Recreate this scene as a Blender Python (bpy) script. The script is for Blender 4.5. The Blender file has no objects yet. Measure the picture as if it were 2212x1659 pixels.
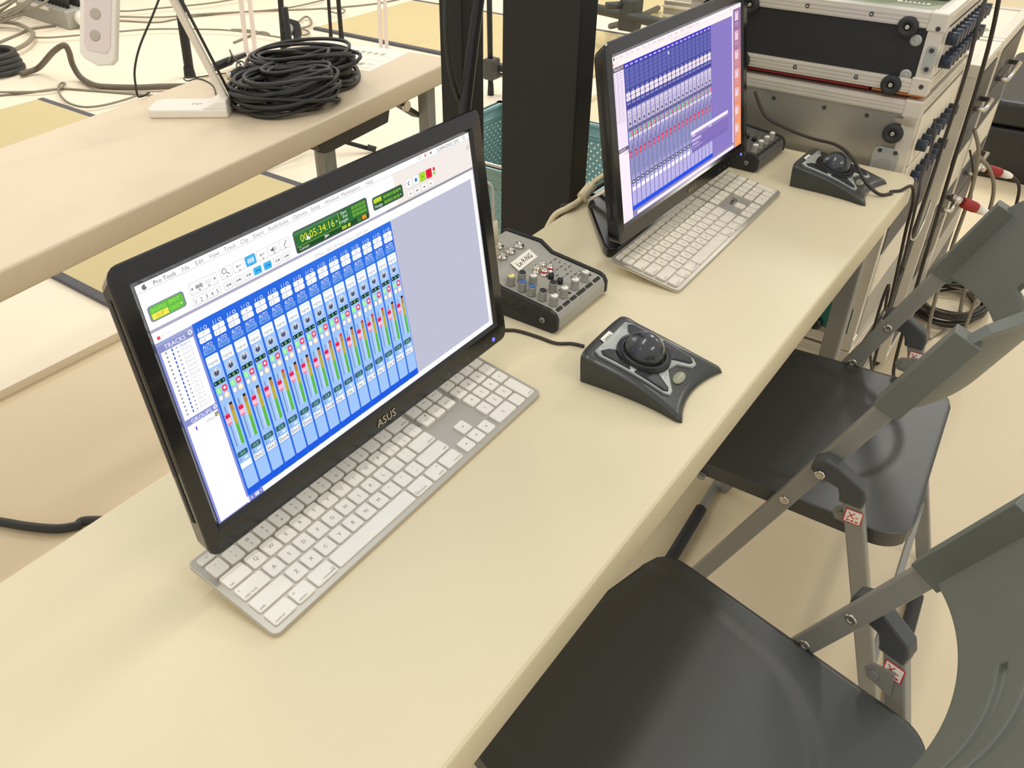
import bpy, bmesh, math, random
from math import sin, cos, pi, radians, sqrt
from mathutils import Vector, Matrix
random.seed(7)
SC = bpy.context.scene
COL = SC.collection

# ------------------------------------------------------------------ camera
W, H = 2212.0, 1659.0
FPX, CX, CY = 1810.544, 1036.697, 784.714          # focal length and principal point of the photograph, pixels
CAM = Vector((-0.2656, -0.2289, 1.31095))
RX = Vector((0.59575, -0.80314, -0.00621))         # camera right
RY = Vector((-0.46245, -0.3367, -0.82023))         # camera down
RZ = Vector((0.65667, 0.49152, -0.572))            # camera forward
cam = bpy.data.cameras.new('camera')
cam.sensor_fit = 'HORIZONTAL'; cam.sensor_width = 36.0
cam.lens = FPX / W * 36.0
cam.shift_x = (W / 2 - CX) / W
cam.shift_y = (CY - H / 2) / W
cam.clip_start = 0.02; cam.clip_end = 100
co = bpy.data.objects.new('camera', cam); COL.objects.link(co)
m3 = Matrix((RX, -RY, -RZ)).transposed()
co.matrix_world = Matrix.Translation(CAM) @ m3.to_4x4()
SC.camera = co

# ------------------------------------------------------------------ world, lamps, exposure
world = bpy.data.worlds.new('room_light'); SC.world = world
world.use_nodes = True
bg = world.node_tree.nodes['Background']
bg.inputs[0].default_value = (1.0, 0.97, 0.92, 1); bg.inputs[1].default_value = 0.76
def area(name, loc, sx, sy, power, col=(1.0, 0.97, 0.92)):
    l = bpy.data.lights.new(name, 'AREA'); l.shape = 'RECTANGLE'; l.size = sx; l.size_y = sy
    l.energy = power; l.color = col
    o = bpy.data.objects.new(name, l); COL.objects.link(o); o.location = loc      # area lamps shine straight down
    return o
area('ceiling_and_fill_lamp', (0.55, 0.42, 3.0), 1.25, 0.20, 11)
area('ceiling_and_fill_lamp', (-1.9, 0.42, 3.0), 1.25, 0.20, 4)
area('ceiling_and_fill_lamp', (4.9, 0.35, 3.0), 0.9, 0.30, 50)
area('ceiling_and_fill_lamp', (0.5, -2.4, 3.0), 1.25, 0.30, 22)
area('ceiling_and_fill_lamp', (-1.6, 2.0, 3.0), 1.25, 0.30, 12)  # added fill lamp, no known fixture: lifts the floor on the left
WARM = (1.0, 0.93, 0.84)
area('ceiling_and_fill_lamp', (5.6, -1.4, 3.0), 1.25, 0.30, 28, WARM)  # invented fill, put in to brighten the far right floor
area('ceiling_and_fill_lamp', (1.2, 3.3, 3.0), 1.25, 0.30, 17, WARM)
area('ceiling_and_fill_lamp', (3.6, 3.3, 3.0), 1.25, 0.30, 26, WARM)
area('ceiling_and_fill_lamp', (2.4, 5.6, 3.0), 1.25, 0.30, 38, WARM)
area('ceiling_and_fill_lamp', (5.4, 3.3, 3.0), 1.25, 0.30, 30, WARM)
vs = SC.view_settings
vs.view_transform = 'Standard'; vs.look = 'None'; vs.exposure = 0.0; vs.gamma = 1.0
vs.use_curve_mapping = False

# ------------------------------------------------------------------ pixel -> place
def ray(px, py):
    return RX * ((px - CX) / FPX) + RY * ((py - CY) / FPX) + RZ
def onz(px, py, z=0.7):
    d = ray(px, py); return CAM + d * ((z - CAM.z) / d.z)
def ony(px, py, y):
    d = ray(px, py); return CAM + d * ((y - CAM.y) / d.y)
def onx(px, py, x):
    d = ray(px, py); return CAM + d * ((x - CAM.x) / d.x)

# ------------------------------------------------------------------ materials
def lin(c):
    c = c / 255.0
    return c / 12.92 if c <= 0.04045 else ((c + 0.055) / 1.055) ** 2.4
def rgb(r, g, b): return (lin(r), lin(g), lin(b))
MATS = {}
def mat(name, col, rough=0.5, metal=0.0, vary=0.06, vscale=8.0, bump=0.0, bscale=400.0, coat=0.0, spec=0.5, stretch=None, rvary=0.0):
    m = bpy.data.materials.new(name); m.use_nodes = True
    nt = m.node_tree; n = nt.nodes; b = n['Principled BSDF']
    b.inputs['Roughness'].default_value = rough; b.inputs['Metallic'].default_value = metal
    b.inputs['Specular IOR Level'].default_value = spec
    if coat: b.inputs['Coat Weight'].default_value = coat; b.inputs['Coat Roughness'].default_value = 0.06
    tc = n.new('ShaderNodeTexCoord'); vec = tc.outputs['Object']
    if stretch:
        mp = n.new('ShaderNodeMapping'); mp.inputs['Scale'].default_value = stretch
        nt.links.new(vec, mp.inputs['Vector']); vec = mp.outputs['Vector']
    nz = n.new('ShaderNodeTexNoise'); nz.inputs['Scale'].default_value = vscale; nz.inputs['Detail'].default_value = 4
    nt.links.new(vec, nz.inputs['Vector'])
    rp = n.new('ShaderNodeMix'); rp.data_type = 'RGBA'
    c = Vector(col)
    lo = c * (1 - vary * 1.6); hi = c * (1 + vary)
    rp.inputs['A'].default_value = (*lo, 1); rp.inputs['B'].default_value = (min(hi.x, 1), min(hi.y, 1), min(hi.z, 1), 1)
    nt.links.new(nz.outputs['Fac'], rp.inputs['Factor']); nt.links.new(rp.outputs['Result'], b.inputs['Base Color'])
    if rvary:
        mr = n.new('ShaderNodeMapRange'); mr.inputs['To Min'].default_value = max(rough - rvary, 0.02); mr.inputs['To Max'].default_value = rough + rvary
        nt.links.new(nz.outputs['Fac'], mr.inputs['Value']); nt.links.new(mr.outputs['Result'], b.inputs['Roughness'])
    if bump:
        n2 = n.new('ShaderNodeTexNoise'); n2.inputs['Scale'].default_value = bscale; n2.inputs['Detail'].default_value = 2
        nt.links.new(tc.outputs['Object'], n2.inputs['Vector'])
        bp = n.new('ShaderNodeBump'); bp.inputs['Strength'].default_value = bump; bp.inputs['Distance'].default_value = 0.002
        nt.links.new(n2.outputs['Fac'], bp.inputs['Height']); nt.links.new(bp.outputs['Normal'], b.inputs['Normal'])
    MATS[name] = m
    return m
def emit(name, strength=1.0, col=None):
    m = bpy.data.materials.new(name); m.use_nodes = True
    nt = m.node_tree; n = nt.nodes; n.remove(n['Principled BSDF'])
    e = n.new('ShaderNodeEmission'); e.inputs['Strength'].default_value = strength
    if col is None:
        a = n.new('ShaderNodeVertexColor'); a.layer_name = 'Col'
        nt.links.new(a.outputs['Color'], e.inputs['Color'])
    else: e.inputs['Color'].default_value = (*col, 1)
    nt.links.new(e.outputs[0], n['Material Output'].inputs['Surface'])
    MATS[name] = m
    return m

M_table = mat('cream_laminate', rgb(224, 211, 176), 0.42, vary=0.035, vscale=5, bump=0.03, bscale=900)
M_table2 = mat('cream_laminate_old', rgb(222, 204, 174), 0.5, vary=0.03, vscale=4)
M_edge = mat('cream_edge', rgb(196, 184, 150), 0.5, vary=0.05, vscale=12)
M_steel = mat('grey_painted_steel', rgb(142, 141, 133), 0.42, 0.05, vary=0.08, vscale=14, bump=0.02)
M_steeld = mat('dark_painted_steel', rgb(70, 70, 66), 0.5, 0.2, vary=0.1, vscale=14)
M_floor = mat('beige_vinyl', rgb(224, 207, 172), 0.5, vary=0.05, vscale=1.3, bump=0.03, bscale=200)
M_plat = mat('pale_stage_board', rgb(240, 228, 204), 0.5, vary=0.02, vscale=1.0)
M_tatami = mat('tatami_straw', rgb(206, 190, 142), 0.75, vary=0.10, vscale=3, stretch=(1, 260, 1), bump=0.1, bscale=300)
M_tborder = mat('slate_cloth', rgb(92, 92, 96), 0.85, vary=0.12, vscale=60)
M_blackpl = mat('black_gloss_plastic', rgb(16, 16, 17), 0.16, vary=0.1, vscale=6, coat=0.3)
M_blacksat = mat('black_satin_plastic', rgb(34, 35, 36), 0.42, vary=0.12, vscale=10, bump=0.03, bscale=800)
M_blackpaint = mat('black_paint', rgb(28, 28, 27), 0.62, vary=0.18, vscale=6, bump=0.08, bscale=700)
M_rubber = mat('black_rubber', rgb(46, 47, 48), 0.7, vary=0.1, vscale=30)
M_cable = mat('black_cable_jacket', rgb(52, 52, 50), 0.55, vary=0.12, vscale=20)
M_cableg = mat('grey_cable_jacket', rgb(142, 134, 116), 0.6, vary=0.1, vscale=20)
M_cableb = mat('brown_black_cable', rgb(52, 45, 38), 0.5, vary=0.15, vscale=30)
M_cream = mat('cream_plastic', rgb(222, 208, 172), 0.45, vary=0.06, vscale=30)
M_alu = mat('anodised_aluminium', rgb(190, 186, 174), 0.40, 0.75, vary=0.05, vscale=20, stretch=(1, 60, 1))
M_key = mat('white_key_plastic', rgb(236, 232, 220), 0.42, vary=0.06, vscale=25)
M_keyold = mat('worn_key_plastic', rgb(226, 218, 198), 0.5, vary=0.12, vscale=70)
M_legend = mat('grey_print', rgb(120, 116, 108), 0.6, vary=0.02)
M_grey = mat('mid_grey_metal_paint', rgb(168, 166, 155), 0.45, 0.1, vary=0.08, vscale=40)
M_greyd = mat('dark_grey_plastic', rgb(74, 76, 76), 0.5, vary=0.1, vscale=30)
M_white = mat('white_plastic', rgb(240, 234, 222), 0.4, vary=0.03, vscale=10)
M_paper = mat('white_paper', rgb(246, 240, 226), 0.8, vary=0.02, vscale=10)
M_ink = mat('black_ink', rgb(36, 34, 32), 0.7, vary=0.02)
M_inkg = mat('grey_ink', rgb(186, 178, 162), 0.8, vary=0.02)
M_red = mat('red_tape', rgb(168, 44, 40), 0.6, vary=0.12, vscale=40)
M_redp = mat('red_plastic', rgb(206, 48, 56), 0.5, vary=0.06)
M_orange = mat('orange_plastic', rgb(226, 138, 70), 0.6, vary=0.06, vscale=30)
M_blue = mat('blue_plastic', rgb(72, 104, 168), 0.5, vary=0.06)
M_navy = mat('navy_connector_plastic', rgb(36, 48, 66), 0.45, vary=0.1, vscale=40)
M_yel = mat('yellow_plastic', rgb(236, 224, 150), 0.5, vary=0.05)
M_chair = mat('charcoal_chair_plastic', rgb(106, 110, 102), 0.48, vary=0.06, vscale=10, bump=0.12, bscale=900)
M_seat = mat('charcoal_seat_plastic', rgb(53, 56, 54), 0.43, spec=0.9, vary=0.08, vscale=8, bump=0.16, bscale=800)
M_case = mat('brushed_silver_laminate', rgb(176, 172, 158), 0.34, 0.6, vary=0.12, vscale=3, rvary=0.1)
M_caseb = mat('black_case_laminate', rgb(36, 37, 37), 0.55, vary=0.14, vscale=9, bump=0.12, bscale=500)
M_rail = mat('aluminium_extrusion', rgb(222, 216, 202), 0.32, 0.35, vary=0.06, vscale=14)
M_casew = mat('pale_case_laminate', rgb(232, 222, 200), 0.45, vary=0.04, vscale=6)
M_green = mat('olive_green_laminate', rgb(150, 158, 130), 0.5, vary=0.06, vscale=6)
M_chrome = mat('nickel_plate', rgb(214, 208, 196), 0.2, 0.95, vary=0.08, vscale=60)
M_teal = mat('teal_basket_plastic', rgb(150, 186, 184), 0.5, vary=0.10, vscale=12)
M_teald = mat('teal_green_plastic', rgb(30, 104, 96), 0.5, vary=0.12, vscale=16)
M_acryl = mat('lavender_acrylic', rgb(228, 214, 208), 0.25, vary=0.02)
M_ball = mat('charcoal_metallic_ball', rgb(58, 62, 64), 0.24, 0.25, vary=0.3, vscale=40, coat=0.5)
M_silver = mat('silver_paint', rgb(176, 180, 174), 0.36, 0.2, vary=0.04, vscale=20)
M_tbbody = mat('charcoal_gloss_shell', rgb(62, 64, 62), 0.28, 0.15, vary=0.12, vscale=24)
M_olive = mat('dull_green_enamel', rgb(150, 150, 122), 0.4, vary=0.05)
M_tan = mat('tan_plug_plastic', rgb(206, 194, 164), 0.45, vary=0.06, vscale=30)
M_clear = mat('clear_grey_strip', rgb(186, 184, 168), 0.3, vary=0.08, vscale=30)
M_screen = emit('lcd_picture', 1.06)
M_led = emit('blue_led', 2.2, (0.12, 0.12, 1.0))

# ------------------------------------------------------------------ mesh building
class MB:
    def __init__(s): s.v = []; s.f = []; s.mi = []; s.sm = []
    def add(s, vs, fs, mi=0, smooth=False, M=None):
        b = len(s.v)
        for p in vs:
            p = Vector(p); s.v.append(M @ p if M else p)
        for f in fs: s.f.append([b + i for i in f]); s.mi.append(mi); s.sm.append(smooth)
        return s
    def box(s, a, b, mi=0, M=None):
        x0, y0, z0 = a; x1, y1, z1 = b
        vs = [(x0,y0,z0),(x1,y0,z0),(x1,y1,z0),(x0,y1,z0),(x0,y0,z1),(x1,y0,z1),(x1,y1,z1),(x0,y1,z1)]
        return s.add(vs, [(3,2,1,0),(4,5,6,7),(0,1,5,4),(1,2,6,5),(2,3,7,6),(3,0,4,7)], mi, False, M)
    def cbox(s, c, d, mi=0, M=None):
        return s.box([c[i] - d[i] / 2 for i in range(3)], [c[i] + d[i] / 2 for i in range(3)], mi, M)
    def beam(s, p, q, w, d, up=(0, 0, 1), mi=0):
        p = Vector(p); q = Vector(q); z = (q - p); L = z.length; z.normalize()
        x = Vector(up).cross(z)
        if x.length < 1e-5: x = Vector((1, 0, 0)).cross(z)
        x.normalize(); y = z.cross(x)
        M = Matrix.Translation(p) @ Matrix((x, y, z)).transposed().to_4x4()
        return s.box((-w/2, -d/2, 0), (w/2, d/2, L), mi, M)
    def prism(s, poly, z0, z1, mi=0, M=None, smooth=False):
        n = len(poly)
        vs = [(x, y, z0) for x, y in poly] + [(x, y, z1) for x, y in poly]
        s.add(vs, [tuple(range(n))[::-1], tuple(range(n, 2 * n))], mi, False, M)
        b = len(s.v) - 2 * n
        for i in range(n):
            j = (i + 1) % n
            s.f.append([b + i, b + j, b + n + j, b + n + i]); s.mi.append(mi); s.sm.append(smooth)
        return s
    def lathe(s, prof, n=24, mi=0, M=None, smooth=True, cap=True):
        b = len(s.v); k = len(prof)
        for r, z in prof:
            for i in range(n):
                a = 2 * pi * i / n; p = Vector((r * cos(a), r * sin(a), z)); s.v.append(M @ p if M else p)
        for j in range(k - 1):
            for i in range(n):
                i2 = (i + 1) % n
                s.f.append([b + j*n + i, b + j*n + i2, b + (j+1)*n + i2, b + (j+1)*n + i]); s.mi.append(mi); s.sm.append(smooth)
        if cap:
            if prof[0][0] > 1e-6: s.f.append([b + i for i in range(n)][::-1]); s.mi.append(mi); s.sm.append(False)
            if prof[-1][0] > 1e-6: s.f.append([b + (k-1)*n + i for i in range(n)]); s.mi.append(mi); s.sm.append(False)
        return s
    def cyl(s, p, q, r, n=16, mi=0, r2=None, smooth=True):
        p = Vector(p); q = Vector(q); z = q - p; L = z.length
        M = Matrix.Translation(p) @ z.to_track_quat('Z', 'Y').to_matrix().to_4x4()
        return s.lathe([(r, 0), (r if r2 is None else r2, L)], n, mi, M, smooth)
    def tube(s, pts, r, n=8, mi=0, closed=False, sub=0, flat=1.0):
        pts = [Vector(p) for p in pts]
        if sub: pts = catmull(pts, sub, closed)
        k = len(pts); b = len(s.v)
        nrm = None
        for i, p in enumerate(pts):
            a = pts[i - 1] if (i > 0 or closed) else pts[0]
            c = pts[(i + 1) % k] if (i < k - 1 or closed) else pts[-1]
            t = (c - a)
            if t.length < 1e-9: t = Vector((0, 0, 1))
            t.normalize()
            if nrm is None:
                nrm = Vector((0, 0, 1)).cross(t)
                if nrm.length < 1e-4: nrm = Vector((1, 0, 0))
            nrm = (nrm - t * nrm.dot(t))
            if nrm.length < 1e-6: nrm = t.orthogonal()
            nrm.normalize(); bn = t.cross(nrm)
            rr = r[i] if isinstance(r, (list, tuple)) else r
            for j in range(n):
                an = 2 * pi * j / n
                s.v.append(p + nrm * (rr * cos(an)) + bn * (rr * flat * sin(an)))
        for i in range(k if closed else k - 1):
            i2 = (i + 1) % k
            for j in range(n):
                j2 = (j + 1) % n
                s.f.append([b + i*n + j, b + i*n + j2, b + i2*n + j2, b + i2*n + j]); s.mi.append(mi); s.sm.append(True)
        if not closed:
            s.f.append([b + j for j in range(n)][::-1]); s.mi.append(mi); s.sm.append(False)
            s.f.append([b + (k-1)*n + j for j in range(n)]); s.mi.append(mi); s.sm.append(False)
        return s
    def sphere(s, c, r, nu=24, nv=14, mi=0, sc=(1, 1, 1), z0=-1.0):
        prof = []
        a0 = math.asin(max(-1, z0))
        for i in range(nv + 1):
            a = a0 + (pi / 2 - a0) * i / nv
            prof.append((max(r * cos(a), 0.0), r * sin(a)))
        M = Matrix.Translation(Vector(c)) @ Matrix.Diagonal((*sc, 1))
        return s.lathe(prof, nu, mi, M)
    def sheet(s, fn, nu, nv, th, mask=None, mi=0, smooth=True, wrap=False):
        # closed thick shell of the surface fn(u, v), u and v in 0..1; mask(u, v) False leaves a hole
        P = [[Vector(fn(i / nu, j / nv)) for i in range(nu + 1)] for j in range(nv + 1)]
        N = []
        for j in range(nv + 1):
            row = []
            for i in range(nu + 1):
                du = P[j][min(i + 1, nu)] - P[j][max(i - 1, 0)]; dv = P[min(j + 1, nv)][i] - P[max(j - 1, 0)][i]
                n = du.cross(dv); n.normalize(); row.append(n)
            N.append(row)
        b = len(s.v); w = nu + 1; T = (nu + 1) * (nv + 1)
        for j in range(nv + 1):
            for i in range(nu + 1): s.v.append(P[j][i].copy())
        for j in range(nv + 1):
            for i in range(nu + 1):
                t = th(i / nu, j / nv) if callable(th) else th
                s.v.append(P[j][i] - N[j][i] * t)
        keep = lambda i, j: 0 <= i < nu and 0 <= j < nv and (mask is None or mask((i + .5) / nu, (j + .5) / nv))
        def F(l, sm): s.f.append(l); s.mi.append(mi); s.sm.append(sm)
        for j in range(nv):
            for i in range(nu):
                if not keep(i, j): continue
                a, c, d, e = b + j*w + i, b + j*w + i + 1, b + (j+1)*w + i + 1, b + (j+1)*w + i
                F([a, c, d, e], smooth); F([e + T, d + T, c + T, a + T], smooth)
                if not keep(i, j - 1): F([c, a, a + T, c + T], False)
                if not keep(i, j + 1): F([e, d, d + T, e + T], False)
                if not keep(i - 1, j): F([a, e, e + T, a + T], False)
                if not keep(i + 1, j): F([d, c, c + T, d + T], False)
        return s
    def text(s, st, x, y, z, h, mi=0, M=None, fit=None, align='C', bold=0):
        vs, fs, w = glyphs(st)
        k = h / 0.70; kx = k
        if fit and w * k > fit: kx = fit / w
        off = {'C': -w / 2, 'L': 0, 'R': -w}[align]
        s.add([((p[0] + off) * kx + x, (p[1] - 0.35) * k + y, z) for p in vs], fs, mi, False, M)
        return s
    def build(s, name, mats, parent=None, bev=0, seg=2, loc=None, rot=None):
        me = bpy.data.meshes.new(name)
        me.from_pydata([tuple(p) for p in s.v], [], s.f)
        if not isinstance(mats, (list, tuple)): mats = [mats]
        for m in mats: me.materials.append(m)
        me.polygons.foreach_set('material_index', s.mi); me.polygons.foreach_set('use_smooth', s.sm)
        me.update()
        o = bpy.data.objects.new(name, me); COL.objects.link(o)
        if parent: o.parent = parent
        if loc: o.location = loc
        if rot: o.rotation_euler = rot
        if bev:
            md = o.modifiers.new('bevel', 'BEVEL'); md.width = bev; md.segments = seg; md.limit_method = 'ANGLE'; md.angle_limit = radians(40)
        return o
def catmull(P, n, closed=False):
    out = []; k = len(P)
    for i in range(k if closed else k - 1):
        if closed: a, b, c, d = P[i - 1], P[i], P[(i + 1) % k], P[(i + 2) % k]
        else: a, b, c, d = P[max(i - 1, 0)], P[i], P[i + 1], P[min(i + 2, k - 1)]
        for j in range(n):
            t = j / n
            out.append(0.5 * ((2 * b) + (c - a) * t + (2 * a - 5 * b + 4 * c - d) * t * t + (3 * b - a - 3 * c + d) * t ** 3))
    if not closed: out.append(P[-1].copy())
    return out
GL = {}
def glyphs(st):
    if st in GL: return GL[st]
    cu = bpy.data.curves.new('t', 'FONT'); cu.body = st; cu.size = 1.0; cu.resolution_u = 2
    o = bpy.data.objects.new('t', cu); COL.objects.link(o)
    dg = bpy.context.evaluated_depsgraph_get(); ev = o.evaluated_get(dg); me = ev.to_mesh()
    vs = [(v.co.x, v.co.y) for v in me.vertices]; fs = [tuple(p.vertices) for p in me.polygons]
    ev.to_mesh_clear(); bpy.data.objects.remove(o); bpy.data.curves.remove(cu)
    x0 = min((p[0] for p in vs), default=0); w = max((p[0] for p in vs), default=0.3) - x0
    vs = [(p[0] - x0, p[1]) for p in vs]
    GL[st] = (vs, fs, w)
    return GL[st]
def rrect(x0, y0, x1, y1, r, n=5):
    out = []
    for cx_, cy_, a0 in ((x1 - r, y0 + r, -pi/2), (x1 - r, y1 - r, 0), (x0 + r, y1 - r, pi/2), (x0 + r, y0 + r, pi)):
        for i in range(n + 1):
            a = a0 + pi / 2 * i / n; out.append((cx_ + r * cos(a), cy_ + r * sin(a)))
    return out
def tag(o, label, cat, group=None):
    o['label'] = label; o['category'] = cat
    if group: o['group'] = group
    return o
def thing(name, label, cat, loc=(0, 0, 0), rz=0.0, group=None):
    o = bpy.data.objects.new(name, None); COL.objects.link(o); o.empty_display_size = 0.05
    o.location = loc; o.rotation_euler = (0, 0, rz)
    return tag(o, label, cat, group)
def copy_tree(o, parent=None):
    c = o.copy(); COL.objects.link(c); c.parent = parent
    for ch in list(o.children): copy_tree(ch, c)
    return c
def struct(o): o['kind'] = 'structure'; return o
def cable(name, pts, r, m, label, cat='cable', group=None, sub=8, n=8):
    o = MB().tube(pts, r, n, 0, sub=sub).build(name, m)
    return tag(o, label, cat, group)
TZ = 0.70
# ------------------------------------------------------------------ the setting
struct(MB().box((-4, -4, -0.05), (9.5, 9.5, 0.0)).build('floor', M_floor))
M_wall = mat('warm_white_wall', rgb(236, 226, 204), 0.7, vary=0.02, vscale=2)
struct(MB().box((-4, 9.5, -0.05), (9.6, 9.62, 3.2)).build('wall_back', M_wall))
struct(MB().box((9.5, -4, -0.05), (9.62, 9.5, 3.2)).build('wall_right', M_wall))

PZ = 0.025                                   # top of the low stage platform
plat = thing('stage_platform', 'low pale stage platform of flush boards on the beige floor', 'platform', (0, 1.80, 0))
bd = None
for j in range(8):
    for i in range(6):
        x0 = -2.5 + i * 1.82; y0 = j * 0.91
        if bd is None:
            bd = MB().box((0.0008, 0.0008, 0), (1.8192, 0.9092, PZ)).build('board', M_plat, plat, bev=0.0012, seg=1); o = bd
        else:
            o = bd.copy(); COL.objects.link(o)
        o.location = (x0, y0, 0)
def tatami(x0, y0, x1, y1, label):
    t = thing('tatami_mat', label, 'tatami mat', ((x0 + x1) / 2, (y0 + y1) / 2, PZ), 0, 'tatami mats on the stage')
    w, d = (x1 - x0) / 2, (y1 - y0) / 2
    MB().box((-w + 0.03, -d, 0), (w - 0.03, d, 0.014)).build('straw_surface', M_tatami, t, bev=0.002, seg=1)
    for sx in (-1, 1):
        MB().box((sx * w if sx < 0 else w - 0.032, -d, 0), (-w + 0.032 if sx < 0 else w, d, 0.0155)).build('cloth_border', M_tborder, t, bev=0.002, seg=1)
tatami(0.79, 1.93, 1.765, 3.96, 'tatami mat lying under the table with the coiled cable and desk lamp')
tatami(3.53, 1.95, 4.52, 3.90, 'tatami mat behind the black posts, beside the pair of dark stand rods')
tatami(4.97, 1.20, 5.95, 3.90, 'tatami mat beyond the boom stand crossbar, farthest from the desks')

# ------------------------------------------------------------------ folding tables
def table(name, label, x0, x1, y0, y1, th, loc, rz, mtop):
    t = thing(name, label, 'table', loc, rz)
    top = MB().prism(rrect(x0, y0, x1, y1, 0.025), TZ - th, TZ, smooth=True).build('tabletop', mtop, t, bev=0.006, seg=3)
    return t
t1 = table('folding_table', 'cream folding table carrying two computer monitors, keyboards and trackballs', -0.395, 1.405, 0, 0.448, 0.050, (0, 0, 0), 0, M_table)
for lx in (-0.26, 1.285):
    for ly in (0.045, 0.405):
        MB().beam((lx, ly, 0.012), (lx, ly, 0.65), 0.034, 0.034, (0, 1, 0)).build('leg', M_steel, t1, bev=0.004)
        MB().lathe([(0.024, 0), (0.024, 0.02), (0.018, 0.03)], 14, M=Matrix.Translation((lx, ly, 0))).build('rubber_foot', M_rubber, t1)
    MB().beam((lx, 0.045, 0.16), (lx, 0.405, 0.16), 0.02, 0.03).build('stretcher', M_steel, t1, bev=0.003)
    MB().beam((lx, 0.03, 0.632), (lx, 0.42, 0.632), 0.06, 0.03).build('leg_bracket', M_steeld, t1, bev=0.003)
for ly in (0.06, 0.388):
    MB().beam((-0.26, ly, 0.635), (1.285, ly, 0.635), 0.03, 0.02, (0, 0, 1)).build('frame_rail', M_steeld, t1, bev=0.002)

A2 = 0.118
t2 = table('folding_table', 'cream folding table holding a coiled black cable, desk lamp and printed sheet', -1.8, 0, 0, 0.475, 0.050, (1.537, 1.193, 0), A2, M_table2)
def t2w(x, y, z=TZ): return Vector((1.537 + x * cos(A2) - y * sin(A2), 1.193 + x * sin(A2) + y * cos(A2), z))
for lx in (-0.085, -1.70):
    for ly in (0.045, 0.43):
        z0 = PZ if t2w(lx, ly).y > 1.80 else 0.0
        MB().beam((lx, ly, z0), (lx, ly, 0.65), 0.034, 0.030, (0, 1, 0)).beam((lx + 0.022, ly, z0), (lx + 0.022, ly, 0.65), 0.012, 0.026, (0, 1, 0)).build('leg', M_steel, t2, bev=0.003)
    MB().beam((lx, 0.045, 0.14), (lx, 0.43, 0.14), 0.02, 0.03).build('stretcher', M_steel, t2, bev=0.003)
    sg = 1 if lx > -1 else -1
    MB().beam((lx, 0.075, 0.56), (lx - sg * 0.13, 0.075, 0.645), 0.012, 0.034, (0, 1, 0)).build('folding_stay', M_steeld, t2, bev=0.003)
    MB().cyl((lx - sg * 0.075, 0.052, 0.61), (lx - sg * 0.075, 0.062, 0.61), 0.014, 14).build('stay_knuckle', M_chrome, t2)
MB().prism([(-0.545, 0.618), (-0.52, 0.606), (-0.28, 0.606), (-0.265, 0.65), (-0.56, 0.65)], -0.065, -0.03, M=Matrix.Rotation(radians(90), 4, 'X')).build('under_rail', M_steeld, t2, bev=0.003)
MB().beam((-0.515, 0.045, 0.0), (-0.515, 0.045, 0.61), 0.034, 0.026, (0, 1, 0)).beam((-0.494, 0.045, 0.0), (-0.494, 0.045, 0.61), 0.010, 0.022, (0, 1, 0)).build('leg', M_steel, t2, bev=0.003)

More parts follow.
